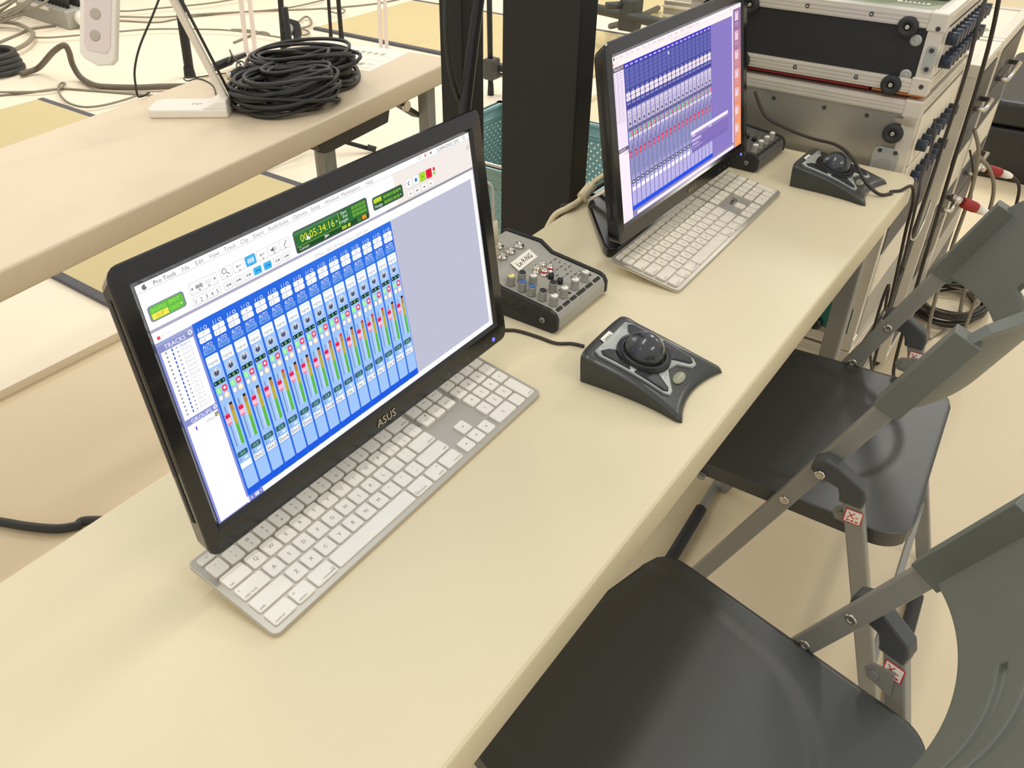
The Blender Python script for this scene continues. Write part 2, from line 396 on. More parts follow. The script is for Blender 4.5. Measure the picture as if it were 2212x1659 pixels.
# ------------------------------------------------------------------ folding chairs
def make_chair(label, loc, rz):
    c = thing('folding_chair', label, 'chair', (loc[0], loc[1], 0), rz, 'folding chairs along the desk')
    B = 0.214; by = lambda z: 0.14 - 0.441 * z
    def seat(u, v):
        y = -0.22 + 0.40 * v
        hw = 0.211 - 0.014 * v
        for d, r in ((1 - v, 0.035), (v, 0.05)):
            e = d * 0.40
            if e < r: hw -= r - sqrt(max(r * r - (r - e) ** 2, 0))
        x = (2 * u - 1) * hw
        # shallow tray: rounded behind, open to the front
        k = (x / 0.165) ** 2 + (max(0.0, -(y - 0.02)) / 0.185) ** 2
        k = 1 / (1 + math.exp(min((k - 1) * 30, 50)))
        z = 0.418 - 0.005 * k - 0.010 * max(0, (v - 0.86) / 0.14) ** 2
        return (x, y, z)
    MB().sheet(seat, 64, 60, 0.026).build('seat', M_seat, c)
    def back(u, v):
        x = B * (1 - 2 * u); t = x / B; e = max(1 - t * t, 0.0)
        zb = 0.630 + 0.016 * e; zt = 0.757 + 0.065 * e ** 0.35
        z = zb + (zt - zb) * v
        return (x, by(z) - 0.088 * e ** 0.8 + 0.006 * (1 - e) ** 4, z)
    def slot(u, v):                           # two long slits round the hollow of the back
        x = B * (1 - 2 * u)
        return not (abs(x) < 0.095 and (0.27 < v < 0.325 or 0.47 < v < 0.525))
    b = MB().sheet(back, 72, 36, lambda u, v: 0.009 + 0.007 * max(0, (v - 0.85) / 0.15), slot)
    for sx in (-1, 1):
        x = sx * B
        b.beam((x, by(0.628), 0.628), (x, by(0.762), 0.762), 0.024, 0.036, (0, 1, 0))
    b.build('backrest', M_chair, c, bev=0.003, seg=2)
    for sx in (-1, 1):
        x = sx * B
        fl_ = MB().beam((x, by(0.005), 0.005), (x, by(0.66), 0.66), 0.016, 0.027, (0, 1, 0)).build('front_leg', M_steel, c, bev=0.003)
        xr = sx * 0.2335
        rl = MB().beam((xr, -0.277, 0.01), (xr, -0.133, 0.485), 0.016, 0.027, (0, 1, 0)).build('rear_leg', M_steel, c, bev=0.003)
        # hinge bracket: bent black plastic link between the two legs
        hb = [(-0.070, 0.512), (-0.073, 0.530), (-0.088, 0.538), (-0.104, 0.533), (-0.146, 0.508), (-0.152, 0.490), (-0.146, 0.478), (-0.118, 0.478), (-0.112, 0.496), (-0.084, 0.504)]
        M = Matrix(((0, 0, 1, xr), (1, 0, 0, 0), (0, 1, 0, 0), (0, 0, 0, 1)))
        MB().prism(hb, -0.0112, 0.0112, M=M).build('hinge_bracket', M_greyd, c, bev=0.004)
        MB().box((xr - 0.011, -0.150, 0.474), (xr + 0.011, -0.117, 0.500)).build('leg_cap', M_greyd, rl, bev=0.004)
        for y, z in ((by(0.51), 0.51), (by(0.422), 0.422)):
            MB().lathe([(0.0075, 0), (0.0075, 0.0015), (0.004, 0.003), (0.0035, 0.0015)], 14, M=Matrix.Translation((x - (0.0315 if (z > 0.5 and sx < 0) else 0.008), y, z)) @ Matrix.Rotation(-pi / 2, 4, 'Y')).build('rivet', M_chrome, fl_)
        lug = MB().prism([(0.0, 0.0), (0.014, 0.002), (0.02, 0.014), (0.014, 0.026), (-0.012, 0.034), (-0.016, -0.004)], -0.002, 0.002, M=Matrix(((0, 0, 1, sx * 0.2222), (1, 0, 0, -0.133), (0, 1, 0, 0.424), (0, 0, 0, 1))))
        lug.cyl((sx * 0.2222 - 0.002, -0.126, 0.438), (sx * 0.2222 - 0.005, -0.126, 0.438), 0.006, 12)
        lug.build('seat_lug', M_steel, c)
        # printed sticker on the rear leg, facing out
        ang = math.atan2(-0.132 + 0.277, 0.468)
        M = Matrix.Translation((xr - 0.0086, -0.1420, 0.456)) @ Matrix(((0, 0, -1, 0), (-1, 0, 0, 0), (0, 1, 0, 0), (0, 0, 0, 1)))
        st = MB().box((-0.012, -0.012, 0), (0.012, 0.012, 0.0004), 0, M)
        st.box((-0.0105, -0.0105, 0.0004), (0.0105, 0.0105, 0.0006), 1, M)
        st.text('X-', -0.001, 0.002, 0.0008, 0.011, 2, M)
        for k in range(3): st.box((-0.008 + 0.006 * k, -0.0085, 0.0006), (-0.004 + 0.006 * k, -0.0060, 0.0008), 2, M)
        st.build('sticker', [M_redp, M_paper, M_redp], rl)
    fb_ = MB().tube([(-B, 0.138, 0.02), (-B + 0.004, 0.150, 0.011), (-B + 0.03, 0.152, 0.010), (B - 0.03, 0.152, 0.010), (B - 0.004, 0.150, 0.011), (B, 0.138, 0.02)], 0.009, 10, sub=5).build('front_foot_bar', M_steel, c)
    MB().tube([(-0.12, 0.152, 0.0125), (0.12, 0.152, 0.0125)], 0.0125, 12).build('rubber_sleeve', M_rubber, fb_)
    rb_ = MB().tube([(-0.2335, -0.276, 0.02), (-0.228, -0.282, 0.011), (-0.20, -0.283, 0.010), (0.20, -0.283, 0.010), (0.228, -0.282, 0.011), (0.2335, -0.276, 0.02)], 0.009, 10, sub=5).build('rear_foot_bar', M_steel, c)
    MB().tube([(-0.12, -0.283, 0.0125), (0.12, -0.283, 0.0125)], 0.0125, 12).build('rubber_sleeve', M_rubber, rb_)
    MB().beam((-0.2335, -0.236, 0.145), (0.2335, -0.236, 0.145), 0.012, 0.02).build('stretcher', M_steel, c, bev=0.002)
    MB().beam((-0.21, 0.085, 0.392), (0.21, 0.085, 0.392), 0.012, 0.008).build('seat_bar', M_steel, c, bev=0.002)
    return c
make_chair('charcoal plastic folding chair set at an angle under the desk by the blue mixer monitor', (0.312, -0.064), radians(-14.2))
make_chair('charcoal plastic folding chair pushed under the desk beside the flight cases', (0.954, 0.013), radians(3.6))
# ------------------------------------------------------------------ monitors
class UI:                                    # flat lit picture of a display: coloured cells and lettering, (0..1, 0..1) from the top left
    def __init__(s, w, h, tint=None): s.w, s.h = w, h; s.v = []; s.f = []; s.c = []; s.tint = tint
    def col(s, c):
        c = rgb(*c)
        return tuple(a * b for a, b in zip(c, s.tint)) if s.tint else c
    def P(s, u, v, l): return (u * s.w, (1 - v) * s.h, l * 0.00006)
    def poly(s, pts, c, l):
        b = len(s.v); s.v += [s.P(u, v, l) for u, v in pts]; s.f.append(list(range(b, b + len(pts)))[::-1]); s.c.append(s.col(c))
    def q(s, u0, v0, u1, v1, c, l=1): s.poly([(u0, v0), (u1, v0), (u1, v1), (u0, v1)], c, l)
    def rq(s, u0, v0, u1, v1, c, l=1, r=0.004):
        k = s.w / s.h
        s.poly([(x, y) for x, y in ((u0 + r, v0), (u1 - r, v0), (u1, v0 + r * k), (u1, v1 - r * k), (u1 - r, v1), (u0 + r, v1), (u0, v1 - r * k), (u0, v0 + r * k))], c, l)
    def disc(s, u, v, r, c, l, n=16):
        k = s.w / s.h
        s.poly([(u + r * cos(2 * pi * i / n), v + r * k * sin(2 * pi * i / n)) for i in range(n)], c, l)
    def t(s, st, u, v, h, c, l=3, align='C', fit=None):
        vs, fs, w = glyphs(st); k = h / 0.70
        kx = k * s.h / s.w
        if fit and w * kx > fit: kx = fit / w
        off = {'C': -w / 2, 'L': 0, 'R': -w}[align]; b = len(s.v)
        s.v += [s.P((p[0] + off) * kx + u, v - (p[1] - 0.35) * k, l) for p in vs]
        cc = s.col(c)
        for f in fs: s.f.append([b + i for i in f]); s.c.append(cc)
    def build(s, parent, loc, rot):
        me = bpy.data.meshes.new('screen'); me.from_pydata(s.v, [], s.f); me.materials.append(M_screen)
        a = me.color_attributes.new('Col', 'FLOAT_COLOR', 'CORNER')
        buf = []
        for f, c in zip(s.f, s.c): buf += [*c, 1.0] * len(f)
        a.data.foreach_set('color', buf)
        o = bpy.data.objects.new('screen', me); COL.objects.link(o); o.parent = parent; o.location = loc; o.rotation_euler = rot
        return o
SW, SH = 0.410, 0.410 * 9 / 16
def ui_front():
    u = UI(SW, SH); Wh = (255, 255, 255); G = (150, 150, 152); DG = (96, 96, 100)
    u.q(0, 0, 1, 1, (250, 250, 252), 0)
    u.q(0, 0, 1, 0.028, (252, 251, 250), 1); u.q(0, 0.028, 1, 0.0295, (190, 190, 190), 1)
    u.q(0.7, 0.030, 1, 0.166, (240, 232, 226), 1)
    u.disc(0.018, 0.0155, 0.0052, (120, 118, 126), 2); u.disc(0.0225, 0.012, 0.0022, (252, 251, 250), 3); u.poly([(0.0178, 0.0075), (0.0205, 0.003), (0.0212, 0.004), (0.0192, 0.008)], (120, 118, 126), 2)
    for st, x, c in (('Pro Tools', 0.038, (92, 92, 96)), ('File', 0.102, G), ('Edit', 0.133, G), ('View', 0.165, G), ('Track', 0.202, G), ('Clip', 0.243, G), ('Event', 0.277, G), ('AudioSuite', 0.316, G), ('Options', 0.385, G), ('Setup', 0.437, G), ('Window', 0.479, G), ('Marketplace', 0.531, G), ('Help', 0.612, G)):
        u.t(st, x, 0.0155, 0.0155, c, 2, 'L')
    u.t('SUNPHONIX_DM5', 0.869, 0.0155, 0.0165, DG, 2, 'L', 0.088)
    u.disc(0.979, 0.012, 0.0045, DG, 2); u.disc(0.979, 0.012, 0.0034, (252, 251, 250), 3); u.poly([(0.9815, 0.0165), (0.9825, 0.0155), (0.986, 0.022), (0.985, 0.0225)], DG, 2)
    u.poly([(0.797, 0.008), (0.804, 0.004), (0.811, 0.008), (0.804, 0.022)], (140, 140, 140), 2); u.poly([(0.7985, 0.0085), (0.804, 0.0055), (0.8095, 0.0085), (0.804, 0.0195)], (252, 251, 250), 3)
    u.q(0.820, 0.006, 0.832, 0.020, (222, 160, 150), 2)
    for k in range(3): u.q(0.825, 0.008 + 0.004 * k, 0.832, 0.010 + 0.004 * k, (252, 248, 246), 3)
    u.poly([(0.841, 0.013), (0.848, 0.006), (0.848, 0.020)], (70, 70, 70), 2)
    u.disc(0.990, 0.066, 0.006, (150, 146, 144), 2); u.disc(0.990, 0.066, 0.005, (240, 234, 230), 3); u.poly([(0.9875, 0.064), (0.9925, 0.064), (0.990, 0.069)], (110, 106, 104), 4)
    # edit mode panel
    u.rq(0.0085, 0.083, 0.089, 0.140, (128, 140, 150), 2); u.rq(0.012, 0.0875, 0.0855, 0.1355, (104, 190, 72), 3); u.q(0.0135, 0.113, 0.049, 0.1335, (246, 232, 84), 4)
    u.t('SHUFFLE', 0.031, 0.101, 0.013, (176, 240, 96), 5, fit=0.033); u.t('SPOT', 0.066, 0.100, 0.013, (176, 240, 96), 5)
    u.t('SLIP', 0.031, 0.1235, 0.013, (176, 176, 60), 5); u.t('GRID', 0.064, 0.1225, 0.013, (150, 236, 90), 5); u.poly([(0.076, 0.119), (0.082, 0.119), (0.079, 0.126)], (210, 246, 160), 5)
    # zoom and tool buttons
    def btn(x0, y0, x1, y1, c=(246, 246, 247)): u.rq(x0, y0, x1, y1, (196, 196, 200), 2, 0.002); u.rq(x0 + 0.0008, y0 + 0.0012, x1 - 0.0008, y1 - 0.0022, c, 3, 0.002)
    btn(0.103, 0.074, 0.170, 0.117); btn(0.103, 0.126, 0.170, 0.157)
    u.poly([(0.106, 0.095), (0.1105, 0.090), (0.1105, 0.100)], DG, 4); u.poly([(0.166, 0.095), (0.1615, 0.090), (0.1615, 0.100)], DG, 4)
    for k in range(8): u.q(0.117 + 0.0021 * k, 0.095 - 0.004 - 0.005 * ((k * 7) % 4) / 3, 0.1185 + 0.0021 * k, 0.095 + 0.004 + 0.005 * ((k * 5) % 4) / 3, (110, 110, 114), 4)
    for k in range(3): u.q(0.140, 0.089 + 0.005 * k, 0.154, 0.0905 + 0.005 * k, (200, 200, 204), 4)
    for x in (0.125, 0.147): u.poly([(x - 0.003, 0.107), (x + 0.003, 0.107), (x, 0.112)], (90, 90, 94), 4)
    for k in range(5): u.t(str(k + 1), 0.109 + 0.013 * k, 0.1425, 0.015, DG, 4)
    for k, x in enumerate((0.178, 0.210, 0.241, 0.272, 0.303, 0.334)):
        c = (66, 176, 238) if k == 2 else (248, 248, 249)
        btn(x, 0.073, x + 0.028, 0.114, c)
        if k == 0:
            u.disc(x + 0.010, 0.087, 0.0058, (120, 120, 122), 4); u.disc(x + 0.010, 0.087, 0.0042, (248, 248, 249), 5); u.poly([(x + 0.014, 0.095), (x + 0.0155, 0.093), (x + 0.022, 0.103), (x + 0.0205, 0.105)], (120, 120, 122), 4)
        elif k == 2:
            for j in range(9): u.q(x + 0.005 + 0.002 * j, 0.094 - 0.003 - 0.008 * abs(sin(j * 1.1)), x + 0.0062 + 0.002 * j, 0.094 + 0.003 + 0.008 * abs(sin(j * 1.1)), (245, 250, 255), 4)
        elif k == 4:
            u.poly([(x + 0.006, 0.090), (x + 0.010, 0.090), (x + 0.014, 0.083), (x + 0.014, 0.105), (x + 0.010, 0.098), (x + 0.006, 0.098)], (100, 100, 104), 4)
            for j in range(2): u.q(x + 0.016 + 0.003 * j, 0.089 - 0.003 * j, x + 0.0172 + 0.003 * j, 0.099 + 0.003 * j, (130, 130, 134), 4)
        elif k == 5: u.poly([(x + 0.009, 0.102), (x + 0.018, 0.080), (x + 0.021, 0.083), (x + 0.011, 0.105)], (170, 170, 172), 4)
        else:
            u.poly([(x + 0.007, 0.093), (x + 0.011, 0.086), (x + 0.011, 0.091), (x + 0.020, 0.091), (x + 0.020, 0.094), (x + 0.011, 0.094), (x + 0.011, 0.100)], (150, 150, 154), 4)
        u.poly([(x + 0.011, 0.1075), (x + 0.017, 0.1075), (x + 0.014, 0.1115)], (90, 90, 94), 4)
    for k, x in enumerate((0.178, 0.203, 0.229, 0.254, 0.281, 0.308, 0.333)):
        c = (66, 182, 242) if k in (3, 4) else (246, 246, 247)
        btn(x, 0.126, x + 0.022, 0.157, c); d = (30, 110, 190) if k in (3, 4) else (130, 130, 134)
        u.q(x + 0.004, 0.1405, x + 0.018, 0.1425, d, 4); u.poly([(x + 0.013, 0.136), (x + 0.019, 0.1415), (x + 0.013, 0.147)], d, 4); u.q(x + 0.0075, 0.135, x + 0.009, 0.148, d, 4)
    # main counter
    u.rq(0.373, 0.067, 0.603, 0.157, (84, 92, 88), 2); u.q(0.377, 0.073, 0.599, 0.151, (52, 112, 58), 3); u.q(0.377, 0.132, 0.599, 0.151, (34, 78, 46), 4); u.q(0.377, 0.1315, 0.510, 0.133, (176, 206, 60), 5)
    u.q(0.5075, 0.073, 0.509, 0.1315, (176, 206, 60), 5); u.q(0.377, 0.073, 0.507, 0.085, (78, 130, 84), 4)
    u.t('00:05:34:16', 0.391, 0.1045, 0.030, (226, 232, 60), 5, 'L', 0.102); u.poly([(0.497, 0.103), (0.504, 0.103), (0.5005, 0.110)], (230, 246, 200), 5)
    u.poly([(0.408, 0.102), (0.408, 0.123), (0.4125, 0.119), (0.4155, 0.1245), (0.4175, 0.1235), (0.415, 0.118), (0.420, 0.1175)], (252, 252, 252), 6)
    for k, st in enumerate(('Start', 'End', 'Length')): u.t(st, 0.535, 0.083 + 0.0165 * k, 0.0125, (236, 246, 232), 5, 'R')
    for k in range(3): u.t('00:00:00:00', 0.596, 0.083 + 0.0165 * k, 0.0130, (150, 220, 70), 5, 'R', 0.045)
    u.t('Cursor', 0.382, 0.142, 0.0125, (240, 246, 236), 5, 'L')
    u.q(0.4575, 0.134, 0.4585, 0.150, (240, 246, 236), 5)
    for k in range(7): u.q(0.460 + 0.0018 * k, 0.142 - 0.006 + 0.0008 * k, 0.4612 + 0.0018 * k, 0.142 + 0.006 - 0.0008 * k, (240, 246, 236), 5)
    u.q(0.512, 0.136, 0.527, 0.149, (190, 220, 60), 5); u.q(0.5135, 0.138, 0.5255, 0.147, (110, 150, 50), 6); u.q(0.515, 0.1405, 0.524, 0.1445, (190, 220, 60), 7); u.poly([(0.532, 0.136), (0.540, 0.136), (0.538, 0.149), (0.530, 0.149)], (200, 220, 50), 5)
    u.q(0.563, 0.135, 0.574, 0.149, (92, 158, 60), 5); u.q(0.5645, 0.1365, 0.5725, 0.1475, (64, 120, 54), 6); u.q(0.578, 0.133, 0.592, 0.149, (236, 150, 40), 5)
    u.rq(0.619, 0.084, 0.726, 0.140, (84, 92, 88), 2); u.q(0.6225, 0.089, 0.7225, 0.113, (44, 104, 54), 3); u.q(0.6225, 0.1145, 0.7225, 0.135, (40, 92, 54), 3)
    u.q(0.6235, 0.0925, 0.650, 0.1105, (204, 226, 56), 4); u.t('Grid', 0.637, 0.1015, 0.0115, (150, 170, 50), 5); u.t('Nudge', 0.625, 0.125, 0.0125, (236, 246, 232), 5, 'L')
    for v in (0.101, 0.1245): u.t('00:00:01:00.00', 0.711, v, 0.0135, (176, 234, 70), 5, 'R', 0.054); u.poly([(0.713, v - 0.003), (0.719, v - 0.003), (0.716, v + 0.003)], (230, 246, 220), 5)
    for k, x in enumerate((0.739, 0.765, 0.790, 0.815)):
        c = ((250, 247, 246), (250, 247, 246), (168, 216, 50), (232, 40, 62))[k]
        btn(x, 0.075, x + 0.0235, 0.118, c)
        if k == 0: u.disc(x + 0.012, 0.096, 0.005, (80, 100, 140), 4); u.disc(x + 0.014, 0.096, 0.004, (250, 247, 246), 5)
        if k == 1: u.q(x + 0.0075, 0.088, x + 0.016, 0.104, (58, 130, 210), 4)
        if k == 2: u.poly([(x + 0.009, 0.089), (x + 0.016, 0.096), (x + 0.009, 0.103)], (110, 160, 30), 4)
        if k == 3: u.disc(x + 0.012, 0.096, 0.0055, (170, 20, 44), 4); u.disc(x + 0.012, 0.096, 0.0038, (232, 40, 62), 5)
    u.q(0.843, 0.079, 0.851, 0.094, (228, 44, 64), 3); u.q(0.843, 0.098, 0.851, 0.112, (130, 220, 90), 3)
    for k, x in enumerate((0.739, 0.765, 0.791, 0.817)):
        btn(x, 0.127, x + 0.0225, 0.158, (248, 246, 245)); d = (100, 100, 106); sg = 1 if k > 1 else -1; c0 = x + 0.011
        for j in range(1 + (k in (1, 2))): u.poly([(c0 - sg * 0.003 + 0.004 * j * sg, 0.138), (c0 + sg * 0.002 + 0.004 * j * sg, 0.1425), (c0 - sg * 0.003 + 0.004 * j * sg, 0.147)], d, 4)
        if k in (0, 3): u.q(c0 + sg * 0.003 - 0.0005, 0.138, c0 + sg * 0.003 + 0.0005, 0.147, d, 4)
    # window frame below the toolbar
    u.q(0, 0.163, 1, 0.1735, (172, 170, 192), 2); u.q(0.66, 0.163, 1, 0.1735, (150, 148, 158), 3); u.q(0.012, 0.1735, 1, 0.212, (253, 251, 250), 2)
    u.t('Mix: 180228 Kyo Odori #69 Sub', 0.427, 0.199, 0.0155, (200, 198, 198), 3, 'L', 0.160)
    u.q(0.4185, 0.192, 0.4245, 0.206, (200, 198, 198), 3); u.q(0.4195, 0.1945, 0.4235, 0.2035, (253, 251, 250), 4)
    u.disc(0.0115, 0.199, 0.0042, (244, 130, 140), 3); u.disc(0.0115, 0.199, 0.002, (220, 40, 60), 4)
    for x in (0.022, 0.034): u.disc(x, 0.197, 0.0042, (240, 240, 242), 3)
    u.q(0.662, 0.212, 0.984, 0.972, (190, 190, 210), 2); u.q(0.984, 0.212, 1, 0.972, (248, 246, 248), 2); u.q(0.996, 0.165, 1, 1, (206, 204, 212), 3); u.q(0.08, 0.972, 1, 1, (246, 246, 252), 2)
    # side lists
    u.q(0, 0.214, 0.0845, 1, (138, 146, 216), 1); u.q(0, 0.214, 0.0845, 0.253, (140, 146, 200), 2); u.q(0, 0.214, 0.0845, 0.226, (158, 164, 212), 3)
    u.t('TRACKS', 0.040, 0.239, 0.0165, (246, 248, 255), 4); u.disc(0.076, 0.234, 0.0055, (222, 226, 246), 4); u.poly([(0.073, 0.232), (0.079, 0.232), (0.076, 0.238)], (120, 126, 190), 5)
    u.q(0.005, 0.253, 0.0800, 0.531, Wh, 2); u.q(0.005, 0.557, 0.0800, 0.995, Wh, 2)
    names = ['Sham%d' % (k + 1) for k in range(8)] + ['Uta %d' % (k + 1) for k in range(6)] + ['Koto 1', 'Koto 2']
    for k in range(16):
        v = 0.2615 + 0.0167 * k
        u.disc(0.0150, v, 0.0024, (150, 150, 156), 3, 8); u.q(0.0275, v - 0.006, 0.0305, v + 0.005, (60, 92, 196), 3)
        u.poly([(0.0375, v - 0.004), (0.0430, v), (0.0375, v + 0.004)], (150, 156, 176), 3)
        u.t(names[k], 0.047, v, 0.0115, (130, 150, 200) if k == 0 else (196, 196, 204), 3, 'L')
    u.q(0.0, 0.531, 0.0845, 0.557, (138, 144, 206), 3); u.t('GROUPS', 0.042, 0.5455, 0.0165, (246, 248, 255), 4); u.disc(0.077, 0.5435, 0.005, (222, 226, 246), 4); u.poly([(0.074, 0.542), (0.080, 0.542), (0.077, 0.547)], (120, 126, 190), 5)
    u.t('<ALL>', 0.048, 0.5785, 0.012, (160, 160, 168), 3, 'L'); u.q(0.0215, 0.573, 0.0245, 0.589, (110, 50, 190), 3)
    for k in range(4): u.q(0.071 + 0.0045 * (k % 2), 0.565 + 0.009 * (k // 2), 0.0750 + 0.0045 * (k % 2), 0.573 + 0.009 * (k // 2), ((140, 140, 60), (90, 96, 120), (110, 110, 100), (196, 180, 40))[k], 3)
    # sixteen channel strips
    NM = ['', 'Shm2', 'Shm3', 'Shm4', 'Shm5', 'Shm6', 'Shm7', 'Shm8', 'Uta 1', 'Uta 2', 'Uta 3', 'Uta 4', 'Uta 5', 'Uta 6', 'Koto 1', 'Koto 2']
    VV = ['-0.5', '-0.0', '-0.0', '-2.0', '0.0', '-0.1', '-3.0', '-2.4', '0.0', '0.0', '-1.3', '0.0', '0.0', '-0.4', '-3.4', '-0.5']
    RED = (4, 8, 9, 11, 12, 13)
    p = 0.0362
    u.q(0.0845, 0.212, 0.6655, 0.974, (52, 112, 226), 2)
    for k in range(16):
        a = 0.0862 + p * k; c = a + p / 2
        u.rq(a, 0.214, a + p - 0.0008, 0.974, (44, 104, 222) if k < 8 else (50, 112, 224), 3, 0.003)
        u.t('I / O', c, 0.2425, 0.0145, (248, 250, 255), 4)
        u.rq(a + 0.0032, 0.2525, a + p - 0.0040, 0.2725, Wh, 4, 0.002); u.rq(a + 0.0032, 0.2745, a + p - 0.0040, 0.2955, Wh, 4, 0.002)
        u.t(str(k + 1), c - 0.001, 0.263, 0.0115, (110, 110, 116), 5); u.t('1-2', c - 0.005, 0.2855, 0.0115, (110, 110, 116), 5)
        u.t('AUTO', c - 0.001, 0.3115, 0.0165, (250, 252, 255), 4, fit=0.024); u.rq(a + 0.0032, 0.3215, a + p - 0.0040, 0.3440, (110, 158, 234), 4, 0.002); u.t('read', c - 0.001, 0.3330, 0.0125, (50, 92, 170), 5)
        u.rq(a + 0.0030, 0.3520, a + p - 0.0020, 0.9420, (160, 196, 246), 4, 0.002)
        u.rq(a + 0.0030, 0.3520, a + p - 0.0036, 0.3960, (246, 250, 255), 5, 0.002); u.q(a + 0.006, 0.3600, a + p - 0.007, 0.3620, (186, 206, 240), 6); u.t('nogrop', c - 0.001, 0.3800, 0.0125, (120, 124, 136), 6, fit=0.023)
        u.disc(c - 0.001, 0.4240, 0.0105, (236, 244, 255), 5); u.disc(c - 0.001, 0.4240, 0.0090, (80, 92, 124), 6); u.disc(c - 0.001, 0.4240, 0.0078, (226, 236, 252), 7); u.disc(c - 0.001, 0.4255, 0.0062, (74, 86, 118), 8); u.q(c - 0.0018, 0.4060, c - 0.0002, 0.4230, (250, 252, 255), 9)
        u.rq(a + 0.0035, 0.4550, a + p - 0.0045, 0.4730, (24, 62, 66), 5, 0.0015); u.poly([(a + 0.0065, 0.460), (a + 0.0095, 0.464), (a + 0.0065, 0.468)], (206, 230, 210), 6); u.poly([(a + p - 0.0075, 0.460), (a + p - 0.0105, 0.464), (a + p - 0.0075, 0.468)], (206, 230, 210), 6); u.t('0', c - 0.0005, 0.464, 0.0125, (190, 240, 90), 6)
        u.rq(a + 0.0035, 0.4830, a + 0.0150, 0.5080, (150, 240, 150), 5, 0.0025); u.q(a + 0.0085, 0.488, a + 0.0105, 0.503, (220, 255, 216), 6)
        u.rq(a + 0.0185, 0.4830, a + 0.0305, 0.5080, (240, 60, 92), 5, 0.0025); u.disc(a + 0.0245, 0.4950, 0.0034, (255, 232, 236), 6, 10)
        u.rq(a + 0.0035, 0.5140, a + 0.0150, 0.5380, (160, 168, 190), 5, 0.0025); u.rq(a + 0.0050, 0.5165, a + 0.0135, 0.5355, (250, 252, 255), 6, 0.002); u.rq(a + 0.0185, 0.5140, a + 0.0305, 0.5380, (246, 196, 140), 5, 0.0025); u.rq(a + 0.0200, 0.5165, a + 0.0290, 0.5355, (255, 246, 230), 6, 0.002)
        u.q(a + 0.0095, 0.5640, a + 0.0110, 0.7460, (70, 92, 128), 5)
        u.q(a + 0.0180, 0.5640, a + 0.0200, 0.7460, (214, 228, 250), 5)
        f0 = 0.588 + {0: 0.012}.get(k, 0.0) + 0.004 * ((k * 5) % 3 - 1)
        u.rq(a + 0.0042, f0, a + 0.0165, f0 + 0.048, (246, 130, 160), 6, 0.002); u.q(a + 0.0045, f0 + 0.005, a + 0.0162, f0 + 0.020, (224, 36, 84), 7); u.q(a + 0.0045, f0 + 0.022, a + 0.0162, f0 + 0.0245, (255, 240, 244), 8); u.q(a + 0.0045, f0 + 0.0265, a + 0.0162, f0 + 0.040, (252, 196, 210), 7)
        u.q(a + 0.0225, 0.5600, a + 0.0300, 0.7480, (92, 188, 62), 5); u.q(a + 0.0225, 0.5600, a + 0.0300, 0.6560, (196, 172, 44), 6); u.q(a + 0.0225, 0.5600, a + 0.0300, 0.5980, (190, 136, 66), 7)
        u.q(a + 0.0225, 0.5600, a + 0.0300, 0.5705, (230, 44, 56) if k in RED else (56, 36, 44), 8)
        u.rq(a + 0.0040, 0.7720, a + p - 0.0050, 0.7960, (62, 100, 122), 5, 0.002); u.t(VV[k], c - 0.001, 0.7840, 0.0125, (150, 236, 160), 6)
        u.poly([(a + 0.006, 0.8070), (a + 0.0105, 0.8070), (a + 0.00825, 0.8010)], (84, 104, 150), 6); u.poly([(a + 0.006, 0.8115), (a + 0.0105, 0.8115), (a + 0.00825, 0.8175)], (84, 104, 150), 6)
        u.poly([(a + 0.019, 0.802), (a + 0.024, 0.808), (a + 0.024, 0.802), (a + 0.029, 0.808), (a + 0.024, 0.814), (a + 0.024, 0.810), (a + 0.019, 0.814)], (240, 246, 255), 6)
        u.q(a + 0.0034, 0.8230, a + p - 0.0040, 0.8490, (246, 248, 255), 5)
        if NM[k]: u.t(NM[k], c, 0.8360, 0.0165, (52, 56, 84), 6, fit=0.026)
        u.q(a + 0.0030, 0.8510, a + p - 0.0020, 0.8540, (120, 160, 226), 5)
        u.q(a, 0.9420, a + p - 0.0008, 0.9720, (34, 92, 224), 4)
    u.q(0.0845, 0.974, 0.124, 1.0, (116, 128, 206), 4); u.q(0.101, 0.979, 0.113, 0.985, (236, 240, 255), 5); u.q(0.101, 0.987, 0.113, 0.993, (236, 240, 255), 5); u.poly([(0.116, 0.983), (0.122, 0.983), (0.119, 0.989)], (236, 240, 255), 5); u.poly([(0.089, 0.987), (0.094, 0.982), (0.094, 0.992)], (236, 240, 255), 5); u.q(0.087, 0.981, 0.0880, 0.993, (236, 240, 255), 5)
    return u
